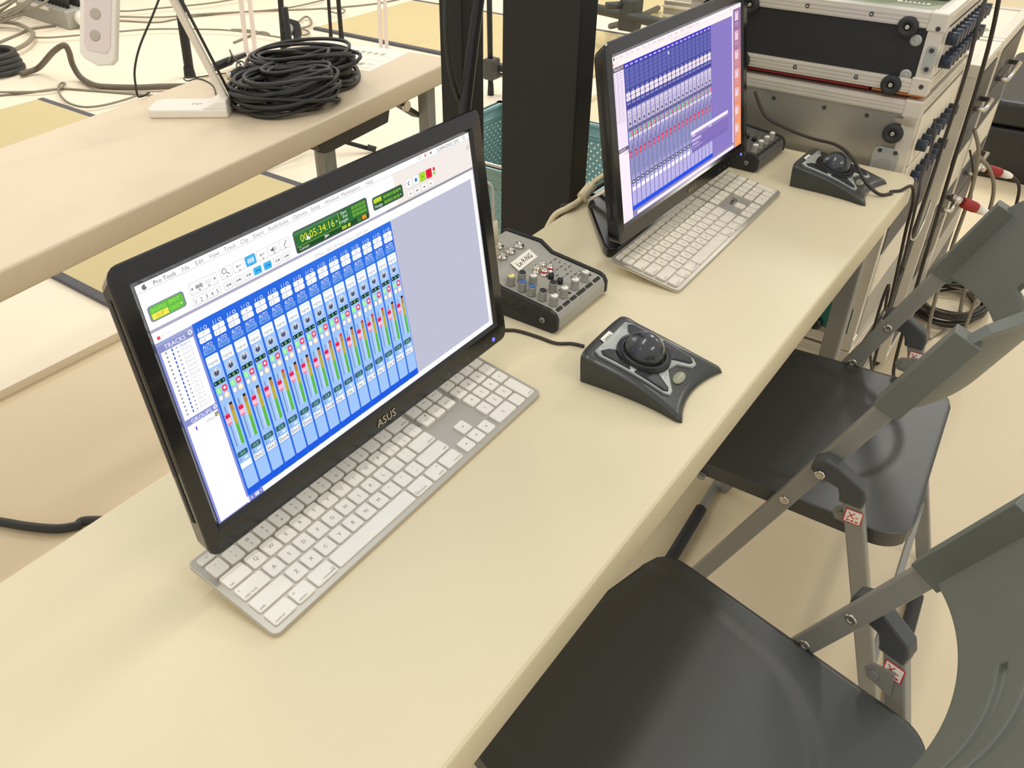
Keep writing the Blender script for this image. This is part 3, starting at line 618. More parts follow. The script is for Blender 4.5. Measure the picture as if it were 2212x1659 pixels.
def ui_back():
    u = UI(SW, SH); Wh = (250, 240, 250); LV = (150, 132, 196)
    u.q(0, 0, 1, 1, (140, 124, 196), 0)
    u.q(0, 0, 1, 0.027, (254, 244, 244), 1); u.q(0, 0.027, 0.935, 0.062, (252, 240, 240), 1); u.q(0, 0.0265, 0.935, 0.028, (222, 196, 202), 2)
    u.disc(0.012, 0.014, 0.005, (110, 96, 100), 2)
    for st, x in (('Pro Tools', 0.026), ('File', 0.092), ('Edit', 0.122), ('View', 0.158), ('Track', 0.196), ('Clip', 0.236), ('Event', 0.270), ('AudioSuite', 0.308), ('Options', 0.378), ('Setup', 0.430), ('Window', 0.472), ('Marketplace', 0.526), ('Help', 0.605)): u.t(st, x, 0.014, 0.0145, (188, 160, 168), 2, 'L')
    for x in (0.90, 0.94, 0.975): u.q(x, 0.008, x + 0.006, 0.02, (196, 170, 178), 2)
    for x, c in ((0.006, (240, 130, 120)), (0.018, (240, 214, 206)), (0.030, (236, 220, 214))): u.disc(x, 0.045, 0.004, c, 2, 8)
    u.t('Mix: 180228 Kyo Odori #69 Main', 0.40, 0.045, 0.014, (214, 190, 194), 2, 'L', 0.17)
    u.q(0, 0.062, 0.0685, 0.090, (118, 104, 118), 2); u.t('TRACKS', 0.028, 0.076, 0.015, (246, 236, 246), 3); u.disc(0.060, 0.074, 0.0045, (200, 188, 200), 3, 10)
    u.q(0.002, 0.090, 0.0685, 0.535, (242, 228, 246), 2); u.q(0, 0.535, 0.0685, 0.560, (118, 104, 130), 3); u.t('GROUPS', 0.028, 0.548, 0.013, (246, 236, 246), 4); u.q(0.002, 0.560, 0.0685, 1, (250, 236, 246), 2); u.t('<ALL>', 0.038, 0.576, 0.011, (170, 156, 176), 3, 'L'); u.q(0.062, 0.566, 0.067, 0.580, (150, 146, 60), 3)
    for k in range(19):
        v = 0.104 + 0.0152 * k
        u.disc(0.009, v, 0.002, (110, 100, 130), 3, 6); u.q(0.023, v - 0.005, 0.0255, v + 0.005, (96, 92, 130), 3); u.poly([(0.033, v - 0.004), (0.037, v), (0.033, v + 0.004)], (110, 100, 130), 3); u.q(0.043, v - 0.003, 0.058, v + 0.002, (200, 186, 206), 3)
    n = 20; p = (0.7235 - 0.0715) / n
    u.q(0.0700, 0.062, 0.7245, 0.965, (62, 58, 156), 2); u.q(0.0700, 0.062, 0.7245, 0.084, (72, 58, 194), 3)
    for k in range(n):
        a = 0.0715 + p * k; c = a + p / 2
        u.q(a, 0.084, a + p - 0.001, 0.940, (78, 82, 158), 3)
        u.q(c - 0.009, 0.0735, c + 0.009, 0.0815, (232, 226, 250), 5); u.q(c - 0.006, 0.0755, c + 0.006, 0.079, (150, 140, 214), 6)
        for j in range(5): u.rq(a + 0.0028, 0.094 + 0.0235 * j, a + p - 0.0030, 0.1145 + 0.0235 * j, (104, 106, 176), 4, 0.002)
        u.t('I/O', c, 0.226, 0.0105, (236, 228, 250), 4)
        u.rq(a + 0.0028, 0.234, a + p - 0.0028, 0.256, (250, 234, 240), 4, 0.002); u.rq(a + 0.0028, 0.2590, a + p - 0.0028, 0.281, (250, 234, 240), 4, 0.002); u.q(c - 0.002, 0.243, c + 0.002, 0.249, (170, 150, 170), 5); u.q(c - 0.006, 0.268, c + 0.003, 0.273, (180, 160, 178), 5)
        u.t('AUTO', c, 0.297, 0.0105, (238, 232, 252), 4, fit=0.022); u.rq(a + 0.0035, 0.306, a + p - 0.0035, 0.322, (92, 88, 164), 4, 0.002); u.rq(a + 0.0045, 0.3085, a + p - 0.0045, 0.3195, (70, 66, 150), 5, 0.002)
        u.q(a + 0.0018, 0.331, a + p - 0.0018, 0.940, (164, 158, 204), 4); u.q(a + 0.0018, 0.331, a + p - 0.0018, 0.436, (190, 180, 212), 5); u.q(a + 0.004, 0.340, a + p - 0.004, 0.374, (214, 206, 228), 6); u.q(a + 0.007, 0.360, a + p - 0.007, 0.364, (150, 140, 170), 7)
        u.disc(c, 0.413, 0.0088, (226, 218, 236), 6, 12); u.disc(c, 0.413, 0.0074, (84, 78, 104), 7, 12); u.disc(c, 0.413, 0.0062, (216, 208, 228), 8, 12); u.disc(c, 0.416, 0.0050, (66, 60, 84), 9, 12); u.q(c - 0.001, 0.396, c + 0.001, 0.410, (236, 230, 244), 10)
        u.q(a + 0.0035, 0.442, a + p - 0.0035, 0.458, (56, 56, 84), 6)
        for j in range(3): u.q(a + 0.0060 + 0.0075 * j, 0.446, a + 0.0095 + 0.0075 * j, 0.454, (160, 160, 190), 7)
        u.rq(a + 0.0045, 0.468, a + 0.0150, 0.490, (116, 216, 122), 6, 0.002); u.rq(a + 0.0180, 0.468, a + 0.0285, 0.490, (236, 60, 96), 6, 0.002); u.disc(a + 0.02325, 0.479, 0.003, (252, 214, 226), 7, 8)
        u.rq(a + 0.0050, 0.496, a + 0.0145, 0.513, (246, 234, 244), 6, 0.002); u.rq(a + 0.0185, 0.496, a + 0.0280, 0.513, (248, 226, 214), 6, 0.002)
        u.q(a + 0.0095, 0.556, a + 0.0115, 0.735, (60, 70, 110), 6); u.q(a + 0.0185, 0.548, a + 0.0230, 0.735, (96, 120, 160), 6); u.q(a + 0.0250, 0.548, a + 0.0275, 0.735, (128, 140, 184), 6); u.q(a + 0.0195, 0.535, a + 0.0225, 0.575, (66, 52, 96), 7)
        u.rq(a + 0.0045, 0.578, a + 0.0165, 0.622, (220, 50, 84), 7, 0.002); u.q(a + 0.0055, 0.598, a + 0.0155, 0.601, (250, 190, 206), 8); u.q(a + 0.0055, 0.606, a + 0.0155, 0.614, (236, 110, 140), 8)
        u.rq(a + 0.0050, 0.762, a + p - 0.0055, 0.784, (40, 46, 66), 6, 0.002); u.q(a + 0.0090, 0.768, a + p - 0.0100, 0.778, (214, 222, 226), 7); u.q(a + 0.0045, 0.790, a + p - 0.006, 0.803, (176, 172, 214), 6); u.q(a + 0.0170, 0.792, a + 0.027, 0.801, (222, 214, 236), 7)
        u.q(a + 0.0040, 0.806, a + p - 0.0030, 0.833, (250, 240, 252), 6); u.q(a + 0.0020, 0.835, a + p - 0.0020, 0.930, (188, 180, 228), 6)
    u.q(0.0700, 0.927, 0.7205, 0.955, (44, 84, 232), 8); u.q(0.070, 0.955, 0.935, 0.972, (150, 138, 178), 7); u.q(0.100, 0.972, 0.925, 0.995, (246, 236, 252), 7); u.q(0.070, 0.972, 0.100, 1.0, (150, 140, 196), 7)
    u.q(0.915, 0.062, 0.926, 0.985, (242, 228, 250), 4); u.q(0.926, 0.027, 0.935, 1, (150, 120, 180), 3)
    # floating window
    u.q(0.536, 0.700, 0.868, 0.836, (132, 114, 186), 9); u.q(0.536, 0.688, 0.868, 0.712, (250, 236, 248), 10); u.q(0.536, 0.712, 0.868, 0.733, (150, 136, 192), 10); u.q(0.545, 0.718, 0.570, 0.726, (236, 226, 246), 11); u.q(0.69, 0.718, 0.715, 0.726, (236, 226, 246), 11)
    u.q(0.540, 0.744, 0.620, 0.762, (196, 184, 220), 10); u.q(0.540, 0.775, 0.600, 0.788, (188, 176, 216), 10); u.q(0.550, 0.800, 0.630, 0.808, (176, 162, 208), 10); u.q(0.60, 0.815, 0.86, 0.818, (110, 92, 170), 10); u.q(0.855, 0.722, 0.860, 0.730, (230, 90, 110), 11)
    # desktop strip with icons
    cs = [(150, 116, 160), (176, 124, 156), (206, 138, 146), (226, 144, 130), (236, 150, 116), (242, 156, 110), (246, 158, 106)]
    for k, c in enumerate(cs): u.q(0.935, 0.027 + 0.139 * k, 1, 0.027 + 0.139 * (k + 1), c, 3)
    for k in range(7):
        v = 0.045 + 0.131 * k
        u.rq(0.943, v, 0.975, v + 0.062, (232, 206, 220), 4, 0.003); u.q(0.953, v + 0.006, 0.964, v + 0.010, (90, 70, 96), 5); u.q(0.940, v + 0.078, 0.980, v + 0.084, (204, 170, 190), 4); u.q(0.944, v + 0.092, 0.974, v + 0.098, (196, 158, 180), 4)
    u.poly([(0.375, 0.098), (0.375, 0.122), (0.381, 0.116), (0.385, 0.122), (0.385, 0.113)], (250, 246, 252), 11)
    return u
def ring(mb, outer, inner, zo, zi, mi=0):
    n = len(outer); b = len(mb.v)
    mb.v += [Vector((x, y, zo)) for x, y in outer] + [Vector((x, y, zi)) for x, y in inner]
    for i in range(n):
        j = (i + 1) % n
        mb.f.append([b + i, b + j, b + n + j, b + n + i]); mb.mi.append(mi); mb.sm.append(False)
def make_monitor(label, scr, yaw, tilt, ui):
    # scr: world place of the lower left picture corner; local frame: x along the picture, y up the picture, z out of it
    ax = Vector((cos(yaw), sin(yaw), 0)); nn = Vector((-sin(yaw), cos(yaw), 0))
    mid = Vector(scr) + ax * (SW / 2)
    root = thing('computer_monitor', label, 'monitor', (mid.x + nn.x * 0.09, mid.y + nn.y * 0.09, TZ), yaw, 'desktop monitors')
    zc = scr[2] - TZ
    rot = (pi / 2 - tilt, 0, 0); loc = (-SW / 2, -0.09, zc)
    M4 = Matrix.Translation(loc) @ Matrix.Rotation(pi / 2 - tilt, 4, 'X')
    L, Rr, T, Bt = 0.0175, 0.0195, 0.0205, 0.0260
    fo = rrect(-L, -Bt, SW + Rr, SH + T, 0.010, 4); fi = []
    for k, c in enumerate(((SW, 0), (SW, SH), (0, SH), (0, 0))): fi += [c] * 5
    def grow(poly, d): return [(x + (d if x > SW / 2 else -d), y + (d if y > SH / 2 else -d)) for x, y in poly]
    b = MB()
    fi2 = grow(fi, 0.0042)
    ring(b, fo, fi2, 0.0025, 0.0035); ring(b, fi2, fi, 0.0035, -0.0002)
    fo2 = rrect(-L - 0.0008, -Bt - 0.0008, SW + Rr + 0.0008, SH + T + 0.0008, 0.0105, 4); ring(b, fo2, fo, 0.0005, 0.0025)
    fo3 = rrect(-L + 0.0012, -Bt + 0.002, SW + Rr - 0.0012, SH + T - 0.0110, 0.0105, 4); ring(b, fo3, fo2, -0.0165, 0.0005)
    fo4 = rrect(-L + 0.010, -Bt + 0.012, SW + Rr - 0.010, SH + T - 0.018, 0.012, 4); ring(b, fo4, fo3, -0.0200, -0.0165)
    k = len(b.v); b.v += [Vector((x, y, -0.0200)) for x, y in fo4]; b.f.append(list(range(k, k + len(fo4)))[::-1]); b.mi.append(0); b.sm.append(False)
    # raised belly behind
    bl = rrect(0.07, 0.03, SW - 0.07, SH - 0.05, 0.02, 4); bl2 = rrect(0.09, 0.045, SW - 0.09, SH - 0.07, 0.02, 4)
    ring(b, bl2, bl, -0.045, -0.0200); k = len(b.v); b.v += [Vector((x, y, -0.045)) for x, y in bl2]; b.f.append(list(range(k, k + len(bl2)))[::-1]); b.mi.append(0); b.sm.append(False)
    hs = b.build('housing', M_blackpl, root, loc=loc, rot=rot)
    vg = MB()
    for i in range(110):                      # fine cooling slits along the left flank
        y = 0.012 + i * 0.00195
        vg.box((-L - 0.00080, y, -0.0100), (-L - 0.0002, y + 0.0009, -0.0050))
    o = vg.build('vent_slits', M_blacksat, hs); o['kind'] = 'stuff'
    ui.build(root, M4 @ Vector((0, 0, 0.0002)), rot)
    lg = MB().text('ASUS', 0.2115, -0.0145, 0.0040, 0.0088, fit=0.036)
    lg.build('brand_mark', M_chrome, hs)
    MB().lathe([(0.0028, 0), (0.0022, 0.0012), (0, 0.0016)], 14, M=Matrix.Translation((SW - 0.0065, -0.0175, 0.0027))).build('power_light', M_led, hs)
    ic = MB()
    for i in range(5): ic.box((0.315 + 0.018 * i, -0.0195, 0.0027), (0.319 + 0.018 * i, -0.0170, 0.0029))
    ic.build('button_icons', M_greyd, hs)
    # stand: neck and wedge-shaped foot on the desk
    MB().prism([(-0.045, 0.075), (0.045, 0.075), (0.035, 0.105), (-0.035, 0.105)], 0.010, zc + 0.10, smooth=False).build('stand_neck', M_blackpl, root, bev=0.006, loc=(0, -0.075, 0))
    foot = [(-0.155, -0.060), (-0.168, -0.048), (-0.160, -0.036), (-0.040, 0.066), (-0.025, 0.072), (0.025, 0.072), (0.040, 0.066), (0.160, -0.036), (0.168, -0.048), (0.155, -0.060)]
    MB().prism(foot, 0.0, 0.014, smooth=False).build('stand_base', M_blackpl, root, bev=0.004, seg=3, loc=(0, 0.0, 0))
    return root
make_monitor('black glossy monitor showing a bright blue mixer window with green time counter', (0.0172, 0.2710, TZ + 0.0737), -0.003, 0.146, ui_front())
make_monitor('black glossy monitor showing a lavender mixer window with orange desktop strip', (0.7430, 0.2660, TZ + 0.0830), -0.022, 0.181, ui_back())

# ------------------------------------------------------------------ keyboards
U = 0.01905; G = 0.0014; TILT = 0.1556
def keymesh(w, h, t=0.0026):
    b = MB(); r = 0.0022
    o = rrect(G, G, w - G, h - G, r, 3); i = rrect(G + 0.0005, G + 0.0005, w - G - 0.0005, h - G - 0.0005, r, 3)
    n = len(o)
    b.add([(x, y, 0) for x, y in o] + [(x, y, t - 0.0005) for x, y in o] + [(x, y, t) for x, y in i], [], 0)
    for a in range(n):
        c = (a + 1) % n
        b.f.append([a, c, n + c, n + a]); b.f.append([n + a, n + c, 2*n + c, 2*n + a]); b.mi += [0, 0]; b.sm += [False, False]
    b.f.append([2*n + a for a in range(n)]); b.mi.append(0); b.sm.append(False)
    return b
KEYS = []
def row(y, h, x, items):
    for w, *lg in items:
        if lg[0] is not None: KEYS.append((x, y, w, h, lg))
        x += w
row(0, 1, 0, [(1.5, 'control', 'l'), (1.25, 'option', 'l', 'alt'), (1.5, 'command', 'r'), (6, ''), (1.5, 'command', 'l'), (1.25, 'option', 'r', 'alt'), (1.5, 'control', 'r')])
row(1, 1, 0, [(2.25, 'shift', 'l')] + [(1, c) for c in 'ZXCVBNM'] + [(1, '<', ','), (1, '>', '.'), (1, '?', '/'), (2.25, 'shift', 'r')])
row(2, 1, 0, [(1.75, 'caps lock', 'l', 'dot')] + [(1, c) for c in 'ASDFGHJKL'] + [(1, ':', ';'), (1, '"', "'"), (1.75, 'return', 'r')])
row(3, 1, 0, [(1.5, 'tab', 'l')] + [(1, c) for c in 'QWERTYUIOP'] + [(1, '{', '['), (1, '}', ']'), (1, '|', '\\')])
row(4, 1, 0, [(1, '~', '`')] + [(1, a, b_) for a, b_ in zip('!@#$%^&*()_+', '1234567890-=')] + [(1.5, 'delete', 'r')])
FH = 0.58
fw = 14.5 / 14
row(5, FH, 0, [(fw, 'esc')] + [(fw, 'F%d' % k) for k in range(1, 13)] + [(fw, '')])
row(5, FH, 14.75, [(1, 'F13'), (1, 'F14'), (1, 'F15')]); row(5, FH, 18, [(1, 'F16'), (1, 'F17'), (1, 'F18'), (1, 'F19')])
row(4, 1, 14.75, [(1, 'fn'), (1, 'home'), (1, 'page up')]); row(3, 1, 14.75, [(1, 'delete', 'dot'), (1, 'end'), (1, 'page dn')])
row(1, 1, 15.75, [(1, 'up', 'arrow')]); row(0, 1, 14.75, [(1, 'left', 'arrow'), (1, 'down', 'arrow'), (1, 'right', 'arrow')])
row(4, 1, 18, [(1, 'clear'), (1, '='), (1, '/'), (1, '*')]); row(3, 1, 18, [(1, '7'), (1, '8'), (1, '9'), (1, '-')]); row(2, 1, 18, [(1, '4'), (1, '5'), (1, '6'), (1, '+')])
row(1, 1, 18, [(1, '1'), (1, '2'), (1, '3')]); row(0, 1, 18, [(2, '0'), (1, '.')]); KEYS.append((21, 0, 1, 2, ['enter', 'r']))
def make_keyboard(label, kx, ky, rz, src=None):
    if src:
        k = copy_tree(src); k.location = (kx, ky, TZ); k.rotation_euler = (0, 0, rz); k['label'] = label
        return k
    root = thing('computer_keyboard', label, 'keyboard', (kx, ky, TZ), rz, 'thin aluminium keyboards')
    loc = (0, 0, 0.0065); rot = (TILT, 0, 0)
    top = 5 * U + FH * U + 0.0040
    MB().prism(rrect(-0.0055, -0.0050, 22 * U + 0.0055, top, 0.007), -0.0040, 0.0, smooth=True).build('body', M_alu, root, bev=0.0008, seg=2, loc=loc, rot=rot)
    MB().prism(rrect(-0.0050, -0.0045, 22 * U + 0.0050, top - 0.0006, 0.007), -0.0052, -0.0041, smooth=True).build('underside', M_white, root, loc=loc, rot=rot)
    hb = 0.0065 + 0.104 * sin(TILT) - 0.0052
    MB().box((0.03, 0.092, 0), (22 * U - 0.03, 0.104, hb - 0.001)).build('rear_foot', M_white, root, bev=0.002)
    for (x, y, w, h, lg) in KEYS:
        b = keymesh(w * U, h * U); cx_, cy_ = w * U / 2, h * U / 2; z = 0.00265; s0 = lg[0]
        if 'arrow' in lg:
            a = {'up': 0, 'left': pi / 2, 'down': pi, 'right': -pi / 2}[s0]
            b.add([(cx_ + 0.0016 * cos(pi / 2 + a + q), cy_ + 0.0016 * sin(pi / 2 + a + q), z) for q in (0, 2.2, -2.2)], [(0, 1, 2)], 1)
        elif len(lg) > 1 and lg[1] in ('l', 'r'):
            l = lg[1] == 'l'
            b.text(s0, G + 0.002 if l else w * U - G - 0.002, 0.0046, z, 0.0027, 1, align='L' if l else 'R')
            if 'dot' in lg: b.lathe([(0.0006, z - 0.0001), (0.0006, z)], 8, 1, Matrix.Translation((0.0045, h * U - 0.0055, 0)))
            if 'alt' in lg: b.text('alt', 0.0040 if l else w * U - 0.0040, h * U - 0.0055, z, 0.0020, 1, align='L' if l else 'R')
            if s0 == 'command':
                cxx = w * U - 0.0045 if not l else 0.0045
                for dx, dy in ((-1, -1), (1, -1), (1, 1), (-1, 1)): b.tube([Vector((cxx + 0.0011 * dx + 0.0006 * cos(2 * pi * q / 8), 0.0060 + 0.0011 * dy + 0.0006 * sin(2 * pi * q / 8), z)) for q in range(8)], 0.00012, 4, 1, closed=True)
        elif len(lg) == 2 and lg[1] == 'dot':
            b.text(s0, cx_, cy_ - 0.001, z, 0.0018, 1, fit=0.011); b.lathe([(0.0012, z - 0.0001), (0.0012, z)], 10, 1, Matrix.Translation((cx_ + 0.0035, cy_ + 0.0040, 0)))
        elif len(lg) == 2:
            b.text(lg[0], cx_, cy_ + 0.0032, z, 0.0030, 1); b.text(lg[1], cx_, cy_ - 0.0034, z, 0.0034, 1)
        elif s0:
            if len(s0) == 1: b.text(s0, cx_, cy_, z, 0.0042, 1)
            else: b.text(s0, cx_, cy_, z, 0.0019 if h > 0.9 else 0.0017, 1, fit=0.0115)
        o = b.build('key', [M_key, M_legend], root)
        o.location = Vector(loc) + Vector((x * U, y * U * cos(TILT), y * U * sin(TILT))); o.rotation_euler = rot
    return root
kb1 = make_keyboard('thin aluminium keyboard with crisp white keys in front of the blue mixer monitor', 0.0, 0.1931, 0.0161)
kb2 = make_keyboard('thin aluminium keyboard with grubby white keys in front of the lavender monitor', 0.748, 0.173, 0.017, kb1)
for ch in kb2.children:
    if ch.name.startswith('key'): ch.data = ch.data.copy(); ch.data.materials[0] = M_keyold
sq = MB()
for pts in ([(0, 0), (0.004, 0.006), (0.008, 0.001), (0.012, 0.007), (0.015, 0.002)], [(0.017, 0.008), (0.017, 0.002), (0.021, 0.000), (0.024, 0.003), (0.024, 0.009)]):
    sq.tube([(x, y, 0.0004) for x, y in pts], 0.0005, 5, sub=4)
sq.build('pen_scribble', M_ink, kb2, loc=(16.0 * U, 2.15 * U * cos(TILT), 0.0065 + 2.15 * U * sin(TILT)), rot=(TILT, 0, 0))['label'] = 'black scribbled mark on bare aluminium'

# ------------------------------------------------------------------ trackballs
def make_trackball(label, loc, rz, src=None):
    if src:
        k = copy_tree(src); k.location = (*loc, TZ); k.rotation_euler = (0, 0, rz); k['label'] = label
        return k
    root = thing('trackball', label, 'trackball', (*loc, TZ), rz, 'large desk trackballs')
    D0, D1 = -0.070, 0.072
    def half(v):                              # half width along the depth: waisted, flared tips in front
        return 0.0565 + 0.0085 * (1 - v) ** 3 + 0.0010 * v - 0.002 * sin(pi * v) - 0.0045 * max(0.0, 1 - v / 0.07) ** 2
    def front(s): return 0.014 * (1 - abs(s) ** 2.0)        # concave front edge
    def topz(s, v):
        z = 0.0075 + 0.0345 * (v ** 1.05) + 0.004 * sin(pi * min(v * 1.15, 1))
        return z
    def shell(a, b):
        s = 2 * a - 1; v = b
        y = D0 + front(s) * (1 - v) ** 1.6 + (D1 - D0) * v - (0.004 * abs(s) ** 4) * v
        # rounded shoulders
        e = max(0.0, (abs(s) - 0.86) / 0.14); ev = max(0.0, (v - 0.93) / 0.07); ef = max(0.0, (0.06 - v) / 0.06)
        z = topz(s, v) - 0.0030 * e * e - 0.003 * ev ** 2 - 0.0035 * ef ** 2
        return (s * half(v), y, z)
    nu, nv = 44, 50
    b = MB(); P = [[Vector(shell(i / nu, j / nv)) for i in range(nu + 1)] for j in range(nv + 1)]
    for r_ in P:
        for p in r_: b.v.append(p)
    w = nu + 1
    for j in range(nv):
        for i in range(nu): b.f.append([j*w + i, j*w + i + 1, (j+1)*w + i + 1, (j+1)*w + i]); b.mi.append(0); b.sm.append(True)
    per = [(0, i) for i in range(nu + 1)] + [(j, nu) for j in range(1, nv + 1)] + [(nv, i) for i in range(nu - 1, -1, -1)] + [(j, 0) for j in range(nv - 1, 0, -1)]
    k0 = len(b.v)
    for j, i in per:                          # skirt: a small step in, then down to the desk
        p = P[j][i]; s = 2 * i / nu - 1
        b.v.append(Vector((p.x * 1.0, p.y, p.z - 0.004 if p.z > 0.012 else p.z * 0.6)))
    for j, i in per:
        p = P[j][i]; b.v.append(Vector((p.x * (0.995 if j == 0 else 0.965 + 0.03 * max(0, 1 - j / 12)), p.y * (1.0 if j < 12 else 0.985) + (0.0012 if j == 0 else 0), 0.0008)))
    n = len(per)
    for q in range(n):
        q2 = (q + 1) % n; a = per[q][0]*w + per[q][1]; c = per[q2][0]*w + per[q2][1]
        b.f.append([c, a, k0 + q, k0 + q2]); b.f.append([k0 + q2, k0 + q, k0 + n + q, k0 + n + q2]); b.mi += [0, 0]; b.sm += [False, False]
    b.f.append([k0 + n + q for q in range(n)]); b.mi.append(0); b.sm.append(False)
    b.build('shell', M_tbbody, root)
    def on(x, y, lift=0.0):
        # height of the shell top above (x, y)
        v = (y - D0) / (D1 - D0)
        for _ in range(12):
            s = max(-1, min(1, x / half(v))); yy = D0 + front(s) * (1 - v) ** 1.6 + (D1 - D0) * v - (0.004 * abs(s) ** 4) * v
            v = min(1, max(0, v + (y - yy) / (D1 - D0)))
        return Vector((x, y, topz(max(-1, min(1, x / half(v))), v) + lift))
    def plate(name, poly, m, lift, th, bev=0.0006):
        # flat-ish plate following the shell: finely cut so that it hugs the curve
        bm = bmesh.new(); vs = [bm.verts.new((x, y, 0)) for x, y in poly]; bm.faces.new(vs)
        bmesh.ops.triangulate(bm, faces=bm.faces[:]); bmesh.ops.subdivide_edges(bm, edges=bm.edges[:], cuts=3, use_grid_fill=True)
        me = MB(); idx = {}
        for f in bm.faces: pass
        bm.verts.index_update(); pts = [on(v.co.x, v.co.y, lift) for v in bm.verts]
        fs = [[v.index for v in f.verts] for f in bm.faces]
        fs = [f if (pts[f[1]] - pts[f[0]]).cross(pts[f[2]] - pts[f[0]]).z > 0 else f[::-1] for f in fs]
        k = len(pts); me.v = [p for p in pts] + [p - Vector((0, 0, th)) for p in pts]
        edge = {}
        for f in fs:
            me.f.append(f); me.mi.append(0); me.sm.append(True); me.f.append([k + i for i in f][::-1]); me.mi.append(0); me.sm.append(False)
            for i in range(len(f)):
                e = (f[i], f[(i + 1) % len(f)])
                if (e[1], e[0]) in edge: del edge[(e[1], e[0])]
                else: edge[e] = 1
        for a, c in edge: me.f.append([c, a, k + a, k + c]); me.mi.append(0); me.sm.append(False)
        bm.free()
        return me.build(name, m, root)
    bc = Vector((0.0, 0.012))                 # ball centre on the plan
    trim = [(-0.040, 0.058), (-0.044, 0.050), (-0.043, -0.036), (-0.038, -0.043), (-0.030, -0.042), (-0.018, -0.026), (0, -0.0215), (0.018, -0.026), (0.030, -0.042), (0.038, -0.043), (0.043, -0.036), (0.044, 0.050), (0.040, 0.058), (0.020, 0.052), (0, 0.050), (-0.020, 0.052)]
    plate('silver_trim', trim, M_silver, 0.0024, 0.004)
    def arc(a0, a1, r, n): return [(bc.x + r * cos(a0 + (a1 - a0) * i / n), bc.y + r * sin(a0 + (a1 - a0) * i / n)) for i in range(n + 1)]
    R0 = 0.0335
    for sx in (-1, 1):
        lo = [(-0.0405, 0.004), (-0.0405, -0.034), (-0.036, -0.039), (-0.031, -0.037), (-0.023, -0.024)] + arc(radians(238), radians(196), R0, 6)
        up = [(-0.0405, 0.010), (-0.0405, 0.047), (-0.036, 0.052), (-0.025, 0.046)] + arc(radians(128), radians(176), R0, 6)
        for poly in (lo, up):
            pl = [(x * (-sx), y) for x, y in poly]
            if sx > 0: pl = pl
            plate('button', pl if sx < 0 else pl[::-1], M_blacksat, 0.0040, 0.0045)
    c3 = on(0, bc.y); tiltM = Matrix.Translation(c3 + Vector((0, 0, 0.0))) @ Matrix.Rotation(radians(13), 4, 'X')
    rg = MB().lathe([(0.0335, -0.006), (0.0345, 0.0015), (0.0335, 0.0035), (0.0290, 0.0070), (0.0265, 0.0070), (0.0262, 0.0010), (0.0262, -0.006)], 48, 0, tiltM)
    for i in range(90):
        a = 2 * pi * i / 90; M = tiltM @ Matrix.Rotation(a, 4, 'Z')
        rg.box((0.0300, -0.0005, 0.0040), (0.0340, 0.0005, 0.0046), 0, M @ Matrix.Translation((0, 0, 0.0018)) @ Matrix.Rotation(0, 4, 'Y'))
    rg.build('scroll_ring', M_blacksat, root)
    MB().sphere(c3 + Vector((0, -0.0006, 0.0050)), 0.0255, 40, 24).build('ball', M_ball, root)['label'] = 'glossy charcoal ball'
    bp = on(0, -0.037, 0.0006); M = Matrix.Translation(bp) @ Matrix.Rotation(radians(13), 4, 'X') @ Matrix.Diagonal((1, 0.52, 1, 1))
    bg_ = MB().lathe([(0.0130, -0.001), (0.0130, 0.0008), (0.0120, 0.0014), (0.0, 0.0014)], 28, 0, M)
    bg_.text('Kensington', 0, 0, 0.0018, 0.0048, 1, M, fit=0.020)
    bg_.build('badge', [M_olive, M_chrome], root)
    sp = on(-0.004, 0.060, 0.0012); M = Matrix.Translation(sp) @ Matrix.Rotation(radians(10), 4, 'X')
    lb = MB().add([(-0.013, -0.0045, 0), (0.011, -0.0045, 0), (0.013, 0.0050, 0), (-0.010, 0.0050, 0), (-0.013, -0.0045, 0.0004), (0.011, -0.0045, 0.0004), (0.013, 0.0050, 0.0004), (-0.010, 0.0050, 0.0004)], [(3, 2, 1, 0), (4, 5, 6, 7), (0, 1, 5, 4), (1, 2, 6, 5), (2, 3, 7, 6), (3, 0, 4, 7)], 0, False, M)
    lb.text('Sunphonix', 0.0, 0.0003, 0.0006, 0.0046, 1, M, fit=0.017)
    lb.build('name_sticker', [M_paper, M_ink], root)
    return root
tb1 = make_trackball('charcoal trackball with white name sticker on the desk between mixer and angled chair', (0.5340, 0.1070), radians(1.5))
tb2 = make_trackball('charcoal trackball with a cable lying across it beside the silver flight case', (1.2720, 0.1080), radians(-1.5), tb1)
# ------------------------------------------------------------------ small audio mixers
def knob(root, x, y, z, cap, tilt=0.0, h=0.0155, r=0.0056, body=None):
    M = Matrix.Translation((x, y, z)) @ Matrix.Rotation(tilt, 4, 'X')
    k = MB(); n = 36
    prof = []
    for rr, zz in ((1.12, 0), (1.06, 0.0022), (1.0, 0.003), (0.86, h - 0.0015)):
        prof.append((rr * r, zz))
    k.lathe(prof, 24, 0, M)
    for i in range(14):                       # grip ribs
        a = 2 * pi * i / 14
        k.box((r * 0.84, -0.0006, 0.003), (r * 1.02, 0.0006, h - 0.002), 0, M @ Matrix.Rotation(a, 4, 'Z'))
    k.lathe([(r * 0.86, h - 0.0015), (r * 0.84, h - 0.0002), (r * 0.70, h + 0.0004), (0, h + 0.0005)], 24, 1, M)
    k.box((-0.0005, 0, h + 0.0004), (0.0005, r * 0.8, h + 0.0007), 2, M)
    return k.build('knob', [body or M_grey, cap, M_ink], root)
